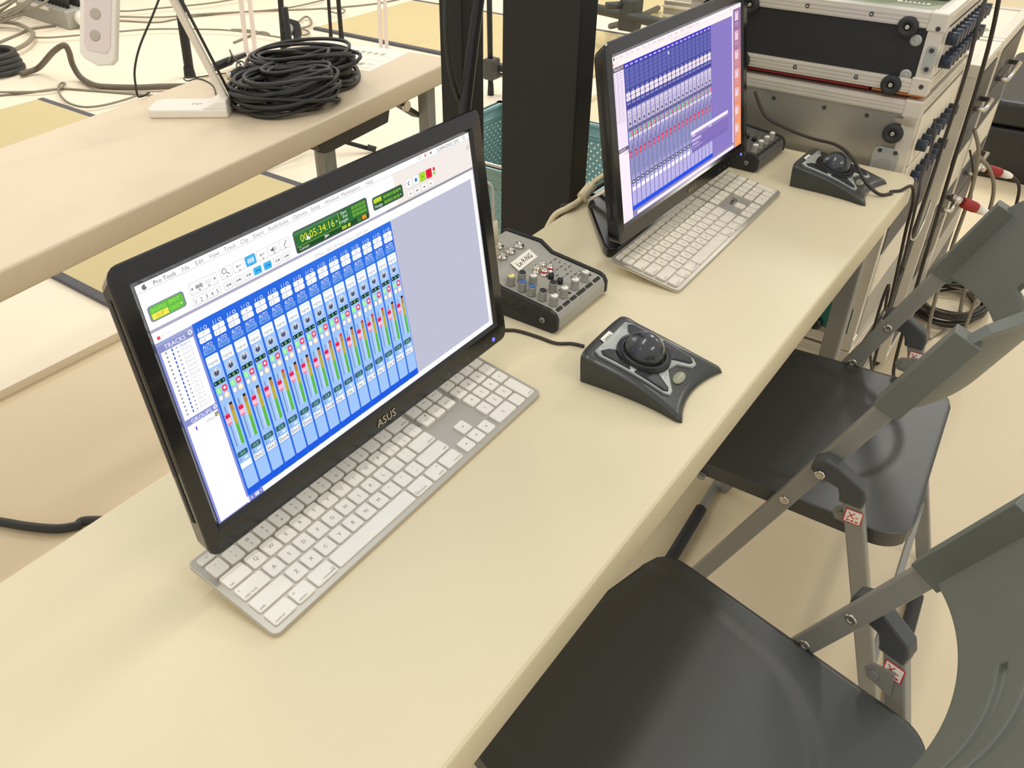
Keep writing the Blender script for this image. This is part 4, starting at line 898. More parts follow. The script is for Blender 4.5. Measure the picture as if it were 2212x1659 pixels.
def make_mixer(label, loc, rz, front_only=False, dark=False):
    root = thing('audio_mixer', label, 'mixer', (*loc, TZ), rz, 'compact audio mixers')
    Wd, Dp = 0.136, 0.178
    PF = [(0.004, 0.0005), (0.000, 0.006), (0.0, 0.020), (0.004, 0.0285), (0.012, 0.0315), (0.092, 0.0400), (0.112, 0.0520), (0.172, 0.0540), (0.176, 0.050), (0.176, 0.004), (0.172, 0.0005)]
    MX = Matrix(((0, 0, 1, 0), (1, 0, 0, 0), (0, 1, 0, 0), (0, 0, 0, 1)))
    MB().prism(PF, 0.0065, Wd - 0.0065, M=MX).build('chassis', M_grey, root, bev=0.0015, seg=2)
    PS = [(0.006, 0.0), (-0.001, 0.006), (-0.001, 0.022), (0.004, 0.0305), (0.012, 0.0340), (0.092, 0.0425), (0.112, 0.0550), (0.173, 0.0570), (0.178, 0.052), (0.178, 0.0), ]
    for x0 in (0.0, Wd - 0.0065):
        ck_ = MB().prism(PS, x0, x0 + 0.0065, M=MX).build('side_cheek', M_blacksat, root, bev=0.0012, seg=2)
        if x0 == 0.0: left = ck_
    MS = Matrix(((0, 0, -1, 0), (-1, 0, 0, 0), (0, 1, 0, 0), (0, 0, 0, 1)))
    sd = MB().text('BEHRINGER', -0.085, 0.020, 0.0002, 0.0105, 0, MS)
    sd.build('side_lettering', M_ink, left)
    sc = MB().lathe([(0.0042, 0), (0.0042, 0.0012), (0.0032, 0.0018), (0, 0.0018)], 14, 0, Matrix.Translation((0, 0.022, 0.016)) @ Matrix.Rotation(-pi / 2, 4, 'Y'))
    sc.box((-0.0020, 0.0196, 0.0155), (-0.0017, 0.0244, 0.0165), 1).box((-0.0020, 0.0215, 0.0136), (-0.0017, 0.0225, 0.0184), 1)
    sc.build('side_screw', [M_steel, M_ink], left)
    def pz(y):
        for (a, za), (b, zb) in ((PF[4], PF[5]), (PF[5], PF[6]), (PF[6], PF[7])):
            if a <= y <= b: return za + (zb - za) * (y - a) / (b - a)
        return 0.0540
    tl = 0.10
    # black legend strip along the front
    st = MB()
    for x0, x1 in ((0.011, 0.024), (0.028, 0.043), (0.046, 0.060), (0.063, 0.084), (0.087, 0.103), (0.108, 0.124)):
        st.add([(x0, 0.0045, 0.0296), (x1, 0.0045, 0.0296), (x1, 0.0095, 0.0316), (x0, 0.0095, 0.0316)], [(0, 1, 2, 3)])
    st.build('legend_strip', M_ink, root)
    pr_ = MB()
    for i in range(4):
        for j in range(6):
            y = 0.036 + 0.0085 * j; x = 0.084 + 0.011 * i + 0.002 * (j % 2)
            if (i + 2 * j) % 5: pr_.cbox((x, y, pz(y) + 0.0003), (0.0028 + 0.0024 * ((i + j) % 3), 0.0011, 0.0002))
    for x0, x1, y in ((0.052, 0.060, 0.030), (0.027, 0.038, 0.0275), (0.026, 0.034, 0.045), (0.104, 0.116, 0.030)): pr_.box((x0, y, pz(y) + 0.0002), (x1, y + 0.0013, pz(y) + 0.0004))
    pr_.build('panel_print', M_ink, root)
    if not front_only:
        KN = [(0.019, 0.018, M_white), (0.019, 0.036, M_blacksat), (0.018, 0.053, M_blue), (0.018, 0.068, M_blue), (0.019, 0.088, M_yel),
              (0.045, 0.018, M_white), (0.046, 0.037, M_blacksat), (0.041, 0.066, M_white), (0.037, 0.082, M_blacksat), (0.073, 0.018, M_white), (0.100, 0.018, M_white)]
    else:
        KN = [(0.019, 0.018, M_white), (0.045, 0.018, M_white), (0.073, 0.018, M_white), (0.100, 0.018, M_white), (0.022, 0.060, M_blacksat), (0.048, 0.060, M_white)]
    for x, y, c in KN: knob(root, x, y, pz(y), c, tl)
    for x, y in ((0.072, 0.056), (0.070, 0.040)):
        MB().lathe([(0.0045, 0), (0.0045, 0.006), (0.0038, 0.0072), (0, 0.0072)], 14, M=Matrix.Translation((x, y, pz(y))) @ Matrix.Rotation(tl, 4, 'X')).build('push_button', M_blacksat, root)
    for x, y in ((0.118, 0.020), (0.058, 0.017), (0.084, 0.0255)):
        MB().lathe([(0.0026, 0), (0.0026, 0.0006), (0.0018, 0.0012), (0, 0.0012)], 12, M=Matrix.Translation((x, y, pz(y)))).build('indicator', M_ink, root)
    if not front_only:
        for x, y, c in ((0.072, 0.080, M_cream), (0.086, 0.080, M_cream), (0.073, 0.068, M_redp), (0.087, 0.068, M_redp)):
            rc = MB().lathe([(0.0062, 0), (0.0062, 0.0015), (0.0044, 0.0018), (0.0044, 0.0095), (0.0026, 0.0095), (0.0026, 0.0045), (0, 0.0045)], 18, 0, Matrix.Translation((x, y, pz(y))) @ Matrix.Rotation(tl, 4, 'X'))
            rc = rc.build('rca_socket', M_chrome, root)
            MB().lathe([(0.0045, 0.004), (0.0045, 0.0070)], 18, 0, Matrix.Translation((x, y, pz(y))) @ Matrix.Rotation(tl, 4, 'X'), cap=False).build('colour_band', c, rc)
        for x, y in ((0.098, 0.128), (0.076, 0.128), (0.056, 0.128), (0.078, 0.150), (0.056, 0.150), (0.035, 0.150)):
            MB().lathe([(0.0078, 0), (0.0078, 0.0030), (0.0058, 0.0034), (0.0058, 0.0060), (0.0036, 0.0060), (0.0032, -0.004), (0, -0.004)], 12, 0, Matrix.Translation((x, y, pz(y)))).build('jack_socket', M_chrome, root)
        # taped paper label with handwriting
        lm = Matrix.Translation((0.076, 0.1040, 0.0482)) @ Matrix.Rotation(0.06, 4, 'Z') @ Matrix.Rotation(0.52, 4, 'X')
        lb = MB().box((-0.026, -0.0085, 0), (0.026, 0.0085, 0.0004), 0, lm)
        lb.text('Lx-9-NG', 0.0, 0.0, 0.0007, 0.0075, 1, lm, fit=0.040)
        lb.build('taped_label', [M_paper, M_ink], root)
    else:
        vt = MB()
        for i in range(10):
            for j in range(3): vt.cbox((0.030 + 0.008 * i + 0.003 * (j % 2), 0.130 + 0.012 * j, 0.0548), (0.0045, 0.0028, 0.0006))
        vt.build('vent_holes', M_ink, root)
    return root
mx1 = make_mixer('grey compact mixer with taped paper label and coloured knob caps between the monitors', (0.5480, 0.2530), 0.0)
mx2 = make_mixer('dark grey compact mixer tucked behind the lavender monitor against the silver case', (1.2400, 0.2480), -0.02, True)
for ch in mx2.children:
    if ch.name.startswith('chassis'): ch.data.materials[0] = mat('smoky_grey_paint', rgb(104, 103, 97), 0.5, 0.3, vary=0.1, vscale=40)
# jack plugs standing in the first mixer, one with a looped lead
def jack_plug(label, x, y, h, m, lead):
    p = thing('jack_plug', label, 'plug', (x, y, TZ + 0.0602), 0, 'jack plugs in the mixer')
    prof = [(0.0058, 0), (0.0066, 0.001)]
    for i in range(4): prof += [(0.0066, 0.004 + 0.006 * i), (0.0058, 0.0045 + 0.006 * i), (0.0058, 0.0055 + 0.006 * i), (0.0066, 0.006 + 0.006 * i)]
    prof += [(0.0068, h * 0.8), (0.0058, h * 0.82), (0.0052, h), (0.002, h)]
    MB().lathe(prof, 20).build('barrel', m, p)
    MB().tube(lead, 0.0022, 8, sub=6).build('lead', M_clear, p)
jack_plug('tan jack plug with looped cream lead standing in the labelled mixer', 0.5480 + 0.035, 0.2530 + 0.128, 0.058, M_tan,
          [(0, 0, 0.055), (0.001, 0.002, 0.085), (0.002, 0.004, 0.103), (-0.004, 0.008, 0.112), (-0.012, 0.010, 0.106), (-0.016, 0.012, 0.085), (-0.020, 0.016, 0.050), (-0.026, 0.030, 0.030), (-0.03, 0.048, 0.012)])
jack_plug('grey jack plug with upright lead behind the tan plug of the labelled mixer', 0.5480 + 0.056, 0.2530 + 0.150, 0.036, M_grey,
          [(0, 0, 0.034), (0.000, 0.001, 0.060), (-0.003, 0.004, 0.078), (-0.009, 0.008, 0.088), (-0.015, 0.014, 0.078), (-0.018, 0.022, 0.050), (-0.018, 0.030, 0.018)])

# ------------------------------------------------------------------ leads on and around the desk
cable('trackball_lead', [onz(1262, 748, 0.7025), onz(1235, 742, 0.7025), onz(1200, 741, 0.7025), onz(1160, 727, 0.7025), onz(1115, 714, 0.7025), onz(1075, 712, 0.7025), Vector((0.47, 0.40, 0.7025)), Vector((0.46, 0.4440, 0.7022)), Vector((0.458, 0.458, 0.690)), Vector((0.456, 0.462, 0.60))], 0.0022, M_cableb, 'thin dark lead from the stickered trackball running behind the front monitor')
z1 = TZ + 0.0022
cable('computer_lead', [Vector((1.395, 0.330, 0.800)), Vector((1.375, 0.295, 0.765)), Vector((1.345, 0.245, 0.760)), Vector((1.315, 0.185, 0.7605)), Vector((1.290, 0.130, 0.7660)), Vector((1.268, 0.092, 0.7560)), Vector((1.258, 0.062, 0.7260)), Vector((1.262, 0.034, z1 + 0.004)), Vector((1.285, 0.018, z1)), onz(1925, 414, z1), onz(1945, 412, z1), Vector((1.338, -0.004, z1 + 0.001)), Vector((1.350, -0.012, 0.670)), Vector((1.358, -0.014, 0.61)), Vector((1.380, -0.016, 0.54)), Vector((1.40, -0.018, 0.47)), Vector((1.385, -0.022, 0.43)), Vector((1.36, -0.02, 0.445)), Vector((1.345, -0.016, 0.50)), Vector((1.335, -0.014, 0.47)), Vector((1.33, -0.016, 0.40)), Vector((1.36, -0.02, 0.33)), Vector((1.42, -0.03, 0.24)), Vector((1.47, -0.05, 0.10)), Vector((1.50, -0.06, 0.004)), Vector((1.60, -0.05, 0.003))],
      0.0030, M_cableb, 'dark lead drooping over the far trackball and down off the desk corner')
cable('computer_lead', [Vector((1.43, 0.005, 0.80)), Vector((1.420, -0.004, 0.765)), Vector((1.400, -0.008, 0.735)), Vector((1.372, -0.010, 0.712)), Vector((1.352, -0.017, 0.685)), Vector((1.35, -0.022, 0.62)), Vector((1.40, -0.022, 0.53)), Vector((1.455, -0.018, 0.49)), Vector((1.43, -0.016, 0.475))], 0.0026, M_cableb, 'dark lead knotted round the desk corner below the rack connectors')
cable('monitor_lead', [Vector((0.975, 0.362, 0.800)), Vector((0.970, 0.400, 0.765)), Vector((0.950, 0.432, 0.735)), Vector((0.918, 0.4390, 0.7130)), Vector((0.888, 0.4440, 0.7085)), Vector((0.866, 0.462, 0.690)), Vector((0.850, 0.472, 0.62)), Vector((0.845, 0.476, 0.40)), Vector((0.85, 0.48, 0.05)), Vector((0.90, 0.52, 0.0055))], 0.0052, M_cream, 'thick cream video lead dropping behind the desk from the lavender monitor')
tag(MB().tube([(0, 0, 0), (-0.028, 0.003, -0.0145)], 0.0095, 14).build('ferrite_choke', M_cream, None, loc=(0.9475, 0.4335, 0.7320)), 'cream ferrite lump on the video lead beside the black column', 'cable choke')
cable('power_lead', [Vector((0.99, 0.366, 0.79)), Vector((0.985, 0.40, 0.75)), Vector((0.965, 0.440, 0.7140)), Vector((0.930, 0.4445, 0.7040)), Vector((0.900, 0.4470, 0.7035)), Vector((0.890, 0.462, 0.68)), Vector((0.89, 0.470, 0.40)), Vector((0.90, 0.470, 0.004)), Vector((1.0, 0.475, 0.004))], 0.0034, M_cable, 'black power lead lying beside the cream video lead at the desk edge')

# ------------------------------------------------------------------ black columns with hung leads
def column(name, x0, y0, x1, y1, h, label):
    c = thing(name, label, 'post', ((x0 + x1) / 2, (y0 + y1) / 2, 0), 0)
    a, b = (x1 - x0) / 2, (y1 - y0) / 2
    MB().box((-a, -b, 0.006), (a, b, h)).build('upright', M_blackpaint, c, bev=0.003)
    MB().box((-a - 0.03, -b - 0.012, 0.0), (a + 0.05, b + 0.05, 0.006)).build('floor_plate', M_blackpaint, c, bev=0.002)
    MB().box((-a - 0.002, -b - 0.002, h), (a + 0.002, b + 0.002, h + 0.01)).build('end_cap', M_blacksat, c, bev=0.002)
    return c
column('black_column', 0.990, 0.500, 1.046, 0.657, 2.3, 'wide matt black column standing right behind the desk by the lavender monitor')
column('black_column', 1.060, 0.800, 1.130, 0.856, 2.3, 'slim matt black column with hanging leads beside the cable table')
q = lambda px, py, y=0.787: ony(px, py, y)
cable('hanging_lead', [q(966, -60), q(964, 0), q(964, 70), q(969, 130), q(981, 185), q(1000, 233), q(1015, 270), Vector((1.075, 0.785, 0.60)), Vector((1.075, 0.785, 0.20)), Vector((1.06, 0.775, 0.006)), Vector((0.98, 0.72, 0.006))], 0.0058, M_cable, 'black lead hanging in a curve down the slim column')
q = lambda px, py, y=0.766: ony(px, py, y)
MB_ = MB().tube([q(1040, -60), q(1034, 0), q(1022, 90), q(1011, 180), q(1004, 238), q(998, 290), Vector((1.040, 0.764, 0.50)), Vector((1.040, 0.764, 0.008))], [0.011, 0.011, 0.0115, 0.012, 0.012, 0.012, 0.012, 0.011], 12)
tag(MB_.build('cable_sleeve', M_blacksat), 'thick black cable sleeve leaning straight against the slim column', 'cable sleeve')

# ------------------------------------------------------------------ flight cases and racks beyond the desk end
def rails(root, a, b, w=0.022, m=None, proud=0.003, skip=()):
    # aluminium edge extrusions round a box, each edge a grooved profile of its own
    x0, y0, z0 = a; x1, y1, z1 = b; m = m or M_rail
    X, Y, Z = (x0, x1), (y0, y1), (z0, z1); n = 0
    for i in range(2):
        for j in range(2):
            for ax in 'xyz':
                key = ax + str(i) + str(j)
                if key in skip: continue
                bm = MB()
                if ax == 'x':
                    cy_, cz_ = Y[i], Z[j]; sy = -1 if i == 0 else 1; sz = -1 if j == 0 else 1
                    bm.box((x0, min(cy_ + sy * proud, cy_ - sy * w), min(cz_ + sz * proud, cz_)), (x1, max(cy_ + sy * proud, cy_ - sy * w), max(cz_ + sz * proud, cz_)))
                    for k in range(2): bm.box((x0, min(cy_, cy_ + sy * (proud + 0.0015)), cz_ - sz * (0.005 + 0.0075 * k) - 0.002), (x1, max(cy_, cy_ + sy * (proud + 0.0015)), cz_ - sz * (0.005 + 0.0075 * k) + 0.002))
                    bm.box((x0, min(cy_, cy_ + sy * proud), min(cz_, cz_ - sz * w)), (x1, max(cy_, cy_ + sy * proud), max(cz_, cz_ - sz * w)))
                elif ax == 'y':
                    cx_, cz_ = X[i], Z[j]; sx = -1 if i == 0 else 1; sz = -1 if j == 0 else 1
                    bm.box((min(cx_ + sx * proud, cx_ - sx * w), y0, min(cz_ + sz * proud, cz_)), (max(cx_ + sx * proud, cx_ - sx * w), y1, max(cz_ + sz * proud, cz_)))
                    for k in range(3): bm.box((min(cx_, cx_ + sx * (proud + 0.0015)), y0, cz_ - sz * (0.004 + 0.0066 * k) - 0.0018), (max(cx_, cx_ + sx * (proud + 0.0015)), y1, cz_ - sz * (0.004 + 0.0066 * k) + 0.0018))
                    bm.box((min(cx_, cx_ + sx * proud), y0, min(cz_, cz_ - sz * w)), (max(cx_, cx_ + sx * proud), y1, max(cz_, cz_ - sz * w)))
                else:
                    cx_, cy_ = X[i], Y[j]; sx = -1 if i == 0 else 1; sy = -1 if j == 0 else 1
                    bm.box((min(cx_ + sx * proud, cx_), min(cy_ + sy * proud, cy_ - sy * w), z0), (max(cx_ + sx * proud, cx_), max(cy_ + sy * proud, cy_ - sy * w), z1))
                    bm.box((min(cx_, cx_ - sx * w), min(cy_ + sy * proud, cy_), z0), (max(cx_, cx_ - sx * w), max(cy_ + sy * proud, cy_), z1))
                bm.build('edge_rail', m, root)
    for cx_, sx in ((x0, -1), (x1, 1)):
        for cy_, sy in ((y0, -1), (y1, 1)):
            for cz_, sz in ((z0, -1), (z1, 1)):
                e = proud + 0.0022; wq = w + 0.004
                MB().box((min(cx_ + sx * e, cx_ - sx * wq), min(cy_ + sy * e, cy_ - sy * wq), min(cz_ + sz * e * (0 if cz_ < 0.001 else 1), cz_ - sz * wq)), (max(cx_ + sx * e, cx_ - sx * wq), max(cy_ + sy * e, cy_ - sy * wq), max(cz_ + sz * e, cz_ - sz * wq))).build('corner_cap', m, root, bev=0.002)
def wheel(root, p, r=0.0165, th=0.012):
    M = Matrix.Translation(p) @ Matrix.Rotation(-pi / 2, 4, 'Y')
    o = MB().lathe([(r * 0.98, 0), (r, th * 0.4), (r * 0.86, th * 0.95), (r * 0.62, th), (r * 0.36, th * 0.8), (r * 0.34, th * 0.5), (0, th * 0.5)], 28, 0, M).build('rubber_foot', M_rubber, root)
    MB().lathe([(r * 0.26, th * 0.45), (r * 0.26, th * 0.68), (r * 0.12, th * 0.75), (0, th * 0.62)], 14, 0, M).build('foot_screw', M_chrome, o)
def washer(root, p, r=0.0085, m=None):
    M = Matrix.Translation(p) @ Matrix.Rotation(-pi / 2, 4, 'Y')
    MB().lathe([(r, 0), (r, 0.002), (r * 0.6, 0.003), (r * 0.5, 0.0022), (r * 0.42, 0.0028), (0, 0.0028)], 22, 0, M).build('washer', m or M_chrome, root)
def screw(root, p):
    M = Matrix.Translation(p) @ Matrix.Rotation(-pi / 2, 4, 'Y')
    MB().lathe([(0.0042, 0), (0.0040, 0.0012), (0.0022, 0.0016), (0.0016, 0.0006), (0, 0.0006)], 14, 0, M).build('screw', M_steeld, root)
FX, FY = 1.422, 0.030                         # near face and open front of the case stack
def case(label, z0, z1, mside, x1=1.83, y1=0.50, cat='flight case', x0=FX, y0=FY, **kw):
    c = thing('flight_case', label, cat, ((x0 + x1) / 2, (y0 + y1) / 2, z0), 0, 'stacked flight cases')
    a, b = (x1 - x0) / 2 - 0.004, (y1 - y0) / 2 - 0.004
    lo = (-a, -b, 0.004 if z0 > 0 else 0.004); hi = (a, b, z1 - z0 - 0.004)
    MB().box(lo, hi).build('body_panel', mside, c)
    rails(c, lo, hi, **kw)
    return c, lo, hi
c0, lo, hi = case('pale lower flight case on the floor beneath the silver case', 0.0, 0.280, M_casew)
MB().box((lo[0] + 0.05, lo[1] - 0.002, 0.05), (hi[0] - 0.05, lo[1] - 0.0005, 0.23)).build('front_panel', M_greyd, c0)
for k in range(4): MB().box((lo[0] + 0.07, lo[1] - 0.006, 0.065 + 0.04 * k), (hi[0] - 0.09, lo[1] - 0.002, 0.098 + 0.04 * k)).build('rack_blank', (M_grey, M_blacksat)[k % 2], c0, bev=0.001)
c1, lo, hi = case('brushed silver flight case standing against the desk end with one rubber wheel foot', 0.2845, 0.826, M_case)
fx = lo[0] - 0.0005
def cl(c, x, y, z): return Vector((x, y, z)) - Vector(c.location)
wheel(c1, cl(c1, FX + 0.0035, 0.066, 0.762), 0.0185)
tabp = MB().add([(0, -0.006, 0), (0, 0.030, 0.004), (0, 0.030, 0.012), (0, -0.006, 0.012)], [(0, 1, 2, 3)]).build('tab', M_chrome, c1, loc=cl(c1, FX - 0.001, 0.040, 0.780))
pz_ = MB().prism(rrect(-0.048, 0.006, -0.0, 0.066, 0.012), 0, 0.003, M=Matrix(((0, 0, -1, 0), (-1, 0, 0, 0), (0, 1, 0, 0), (0, 0, 0, 1)))).build('handle_plate', M_silver, c1, bev=0.001, loc=cl(c1, FX + 0.003, 0.044, 0.668))
MB().prism(rrect(-0.040, 0.006, -0.012, 0.040, 0.008), 0.003, 0.004, M=Matrix(((0, 0, -1, 0), (-1, 0, 0, 0), (0, 1, 0, 0), (0, 0, 0, 1)))).build('handle_recess', M_grey, c1, loc=cl(c1, FX + 0.003, 0.042, 0.672))
for y in (0.052, 0.080): screw(c1, cl(c1, FX + 0.0005, y, 0.727))
for y in (0.12, 0.20, 0.30): screw(c1, cl(c1, FX + 0.0041, y, 0.785))
# teal plate with black knob low on the near face
MB().box((-0.003, -0.040, -0.030), (0.0, 0.040, 0.034)).build('teal_plate', M_teald, c1, bev=0.001, loc=cl(c1, FX + 0.0040, 0.085, 0.352))
MB().lathe([(0.013, 0), (0.014, 0.012), (0.009, 0.018), (0, 0.018)], 16, 0, Matrix.Translation(cl(c1, FX + 0.0012, 0.112, 0.330)) @ Matrix.Rotation(-pi / 2, 4, 'Y')).build('black_knob', M_blacksat, c1)
for y_, z_ in ((0.062, 0.386), (0.078, 0.318)): washer(c1, cl(c1, FX + 0.0012, y_, z_), 0.0070, M_silver)
# rack front of the silver case: panels with rows of navy connectors
for k, (z0, z1, m) in enumerate(((0.30, 0.40, M_grey), (0.405, 0.50, M_casew), (0.505, 0.60, M_greyd), (0.605, 0.69, M_casew), (0.695, 0.79, M_casew))):
    MB().box((lo[0] + 0.03, lo[1] - 0.004, z0 - 0.2845), (hi[0] - 0.03, lo[1] - 0.0005, z1 - 0.2845)).build('rack_panel', m, c1, bev=0.001)
for r_ in range(2):
    for k in range(8):
        MB().cyl((lo[0] + 0.06 + 0.038 * k, lo[1] - 0.004, 0.37 + 0.075 * r_), (lo[0] + 0.06 + 0.038 * k, lo[1] - 0.022, 0.37 + 0.075 * r_), 0.011, 12).build('connector', M_navy, c1)
# red and orange straps lying between the two cases
tag(MB().box((-0.003, -0.14, 0), (0.05, 0.14, 0.004)).build('strap', M_red, None, bev=0.001, loc=(FX + 0.012, 0.270, 0.8310)), 'red webbing strap squeezed between silver and black cases', 'strap')
tag(MB().box((-0.003, -0.045, 0), (0.05, 0.045, 0.004)).build('strap', M_orange, None, bev=0.001, loc=(FX + 0.012, 0.080, 0.8310)), 'orange strap squeezed between silver and black cases', 'strap')
c2, lo, hi = case('flight case with black face and rubber wheel feet on top of the silver case', 0.8375, 0.976, M_caseb)
for p in ((0.092, 0.848), (0.090, 0.949), (0.378, 0.952), (0.378, 0.848)): wheel(c2, cl(c2, FX + 0.0030, p[0], p[1]), 0.0180)
for p in ((0.0725, 0.868), (0.0715, 0.928)): washer(c2, cl(c2, FX + 0.0040, p[0], p[1]), 0.0100, M_silver)
for p in ((0.155, 0.962), (0.27, 0.962), (0.155, 0.851), (0.27, 0.851), (0.041, 0.952), (0.041, 0.853)): screw(c2, cl(c2, FX - 0.0011 if p[0] < 0.05 else FX + 0.0006, p[0], p[1]))
lk = MB().prism(rrect(-0.009, -0.024, 0.009, 0.024, 0.0085), 0, 0.0022, M=Matrix(((0, 0, -1, 0), (-1, 0, 0, 0), (0, 1, 0, 0), (0, 0, 0, 1)))).build('clasp', M_silver, c2, bev=0.0008, loc=cl(c2, FX + 0.001, 0.041, 0.900))
for z in (0.884, 0.916): screw(c2, cl(c2, FX - 0.002, 0.041, z))
MB().box((lo[0] + 0.03, lo[1] - 0.003, 0.028), (hi[0] - 0.03, lo[1] - 0.0005, hi[2] - 0.028)).build('rack_panel', M_casew, c2, bev=0.001)
for r_ in range(2):
    for k in range(10):
        MB().cyl((lo[0] + 0.05 + 0.032 * k, lo[1] - 0.003, 0.05 + 0.040 * r_), (lo[0] + 0.05 + 0.032 * k, lo[1] - 0.022, 0.05 + 0.040 * r_), 0.0115, 12).build('connector', M_navy, c2)
MB().box((lo[0] + 0.024, lo[1] + 0.024, hi[2] - 0.001), (hi[0] - 0.024, hi[1] - 0.024, hi[2] + 0.0015)).build('top_panel', M_green, c2)
# soft black pouch and paper tag on the black case
def pouch(u, v):
    a = 2 * pi * u; r = 1 + 0.08 * sin(5 * a) + 0.05 * sin(11 * a)
    ph = pi / 2 * v
    return (0.06 * r * cos(a) * cos(ph), 0.10 * r * sin(a) * cos(ph), 0.055 * sin(ph) * (1 + 0.1 * sin(3 * a)))
pb = MB(); nu, nv = 40, 10
for j in range(nv + 1):
    for i in range(nu): pb.v.append(Vector(pouch(i / nu, j / nv * 0.97)))
for j in range(nv):
    for i in range(nu): pb.f.append([j*nu + i, j*nu + (i + 1) % nu, (j+1)*nu + (i + 1) % nu, (j+1)*nu + i]); pb.mi.append(0); pb.sm.append(True)
pb.f.append([nv*nu + i for i in range(nu)]); pb.mi.append(0); pb.sm.append(True); pb.f.append([i for i in range(nu)][::-1]); pb.mi.append(0); pb.sm.append(False)
tag(pb.build('pouch', mat('black_fleece', rgb(24, 25, 24), 0.95, vary=0.2, vscale=90, bump=0.6, bscale=250), None, loc=(1.585, 0.150, 0.978)), 'soft black pouch lying on the green case top', 'pouch')
pt = MB().box((-0.005, -0.028, 0), (0.005, 0.028, 0.0012), 0)
for k in range(6): pt.box((-0.003, -0.022 + 0.0075 * k, 0.0012), (0.003, -0.018 + 0.0075 * k, 0.0014), 1)
tag(pt.build('paper_tag', [M_paper, M_ink], None, loc=(1.497, 0.105, 0.9740)), 'narrow white paper tag in front of the black pouch', 'tag')
# two further racks beside the stack, their fronts standing a little proud
def rack(label, x0, x1, zt):
    y0, y1 = 0.004, 0.46
    c = thing('equipment_rack', label, 'rack', ((x0 + x1) / 2, (y0 + y1) / 2, 0), 0, 'equipment racks beyond the cases')
    a, b = (x1 - x0) / 2 - 0.004, (y1 - y0) / 2 - 0.004
    lo, hi = (-a, -b, 0.03), (a, b, zt - 0.004)
    MB().box(lo, hi).build('body_panel', M_casew, c)
    MB().box((lo[0] - 0.0015, lo[1] - 0.001, 0.03), (lo[0] + 0.0005, lo[1] + 0.11, zt - 0.02)).build('side_panel', M_steel, c)
    rails(c, lo, hi, w=0.018)
    for k in range(7):
        z = 0.07 + k * (zt - 0.1) / 7
        MB().box((lo[0] + 0.022, lo[1] - 0.004, z), (hi[0] - 0.022, lo[1] - 0.0005, z + (zt - 0.1) / 7 - 0.006)).build('rack_panel', (M_greyd, M_grey, M_blacksat, M_greyd, M_casew, M_greyd, M_blacksat)[k], c, bev=0.001)
    for z in (0.55 * zt, 0.86 * zt):
        MB().tube([(lo[0] + 0.08, lo[1] - 0.004, z), (lo[0] + 0.08, lo[1] - 0.028, z), (hi[0] - 0.10, lo[1] - 0.028, z), (hi[0] - 0.10, lo[1] - 0.004, z)], 0.006, 8).build('handle', M_chrome, c)
    for sx in (-1, 1):
        for sy in (-1, 1):
            MB().lathe([(0.02, 0), (0.022, 0.005), (0.022, 0.025), (0.016, 0.031)], 14, 0, Matrix.Translation((sx * (a - 0.03), sy * (b - 0.03), 0))).build('foot', M_rubber, c)
    sm = MB()
    for k in range(5): sm.prism([(x * 0.03 * (1 + 0.3 * sin(k * 7 + 3 * i)) , y * 0.02 * (1 + 0.3 * cos(k * 5 + 4 * i))) for i, (x, y) in enumerate([(cos(q_ * pi / 5), sin(q_ * pi / 5)) for q_ in range(10)])], zt - 0.0040, zt - 0.0034, M=Matrix.Translation((-a * 0.6 + a * 0.3 * k, -b * 0.7 + 0.075 * k, 0)))
    sm.build('worn_patch', M_olive, c)
    return c
rack('pale topped equipment rack with grey side standing proud beside the black flight case', 1.842, 2.118, 0.800)
rack('pale topped equipment rack behind the grey-sided rack', 2.126, 2.50, 0.800)

# red-taped plugs and leads hanging at the racks
def plug(label, p, d, m2, lead, lm, text=None):
    t = thing('cable_plug', label, 'plug', p, 0)
    d = Vector(d).normalized()
    M = d.to_track_quat('Z', 'Y').to_matrix().to_4x4()
    MB().lathe([(0.0095, -0.03), (0.0095, 0.004)], 14, 0, M).build('shell', M_chrome, t)
    MB().lathe([(0.0125, 0.0), (0.0135, 0.006), (0.0135, 0.032), (0.011, 0.042)], 14, 0, M).build('tape_wrap', M_red, t)
    MB().lathe([(0.0115, 0.040), (0.010, 0.060), (0.006, 0.072)], 14, 0, M).build('white_band', m2, t)
    MB().tube([Vector(q_) - Vector(p) for q_ in lead], 0.0045, 8, sub=6).build('lead', lm, t)
    return t
pA = Vector((2.36, -0.034, 0.41)); pB = Vector((1.99, -0.034, 0.445))
plug('red taped plug with pale band at the farther rack front', pA, (0.45, -0.9, -0.25), M_paper, [pA + Vector((0.03, -0.06, -0.015)), pA + Vector((0.06, -0.09, -0.06)), pA + Vector((0.08, -0.10, -0.2)), pA + Vector((0.06, -0.10, -0.36)), pA + Vector((0.0, -0.11, -0.405))], M_cableb)
plug('red taped plug with white written band at the nearer rack front', pB, (0.4, -0.9, -0.35), M_paper, [pB + Vector((0.028, -0.06, -0.025)), pB + Vector((0.07, -0.09, -0.07)), pB + Vector((0.11, -0.10, -0.2)), pB + Vector((0.12, -0.10, -0.38)), pB + Vector((0.14, -0.11, -0.440))], M_cableg)
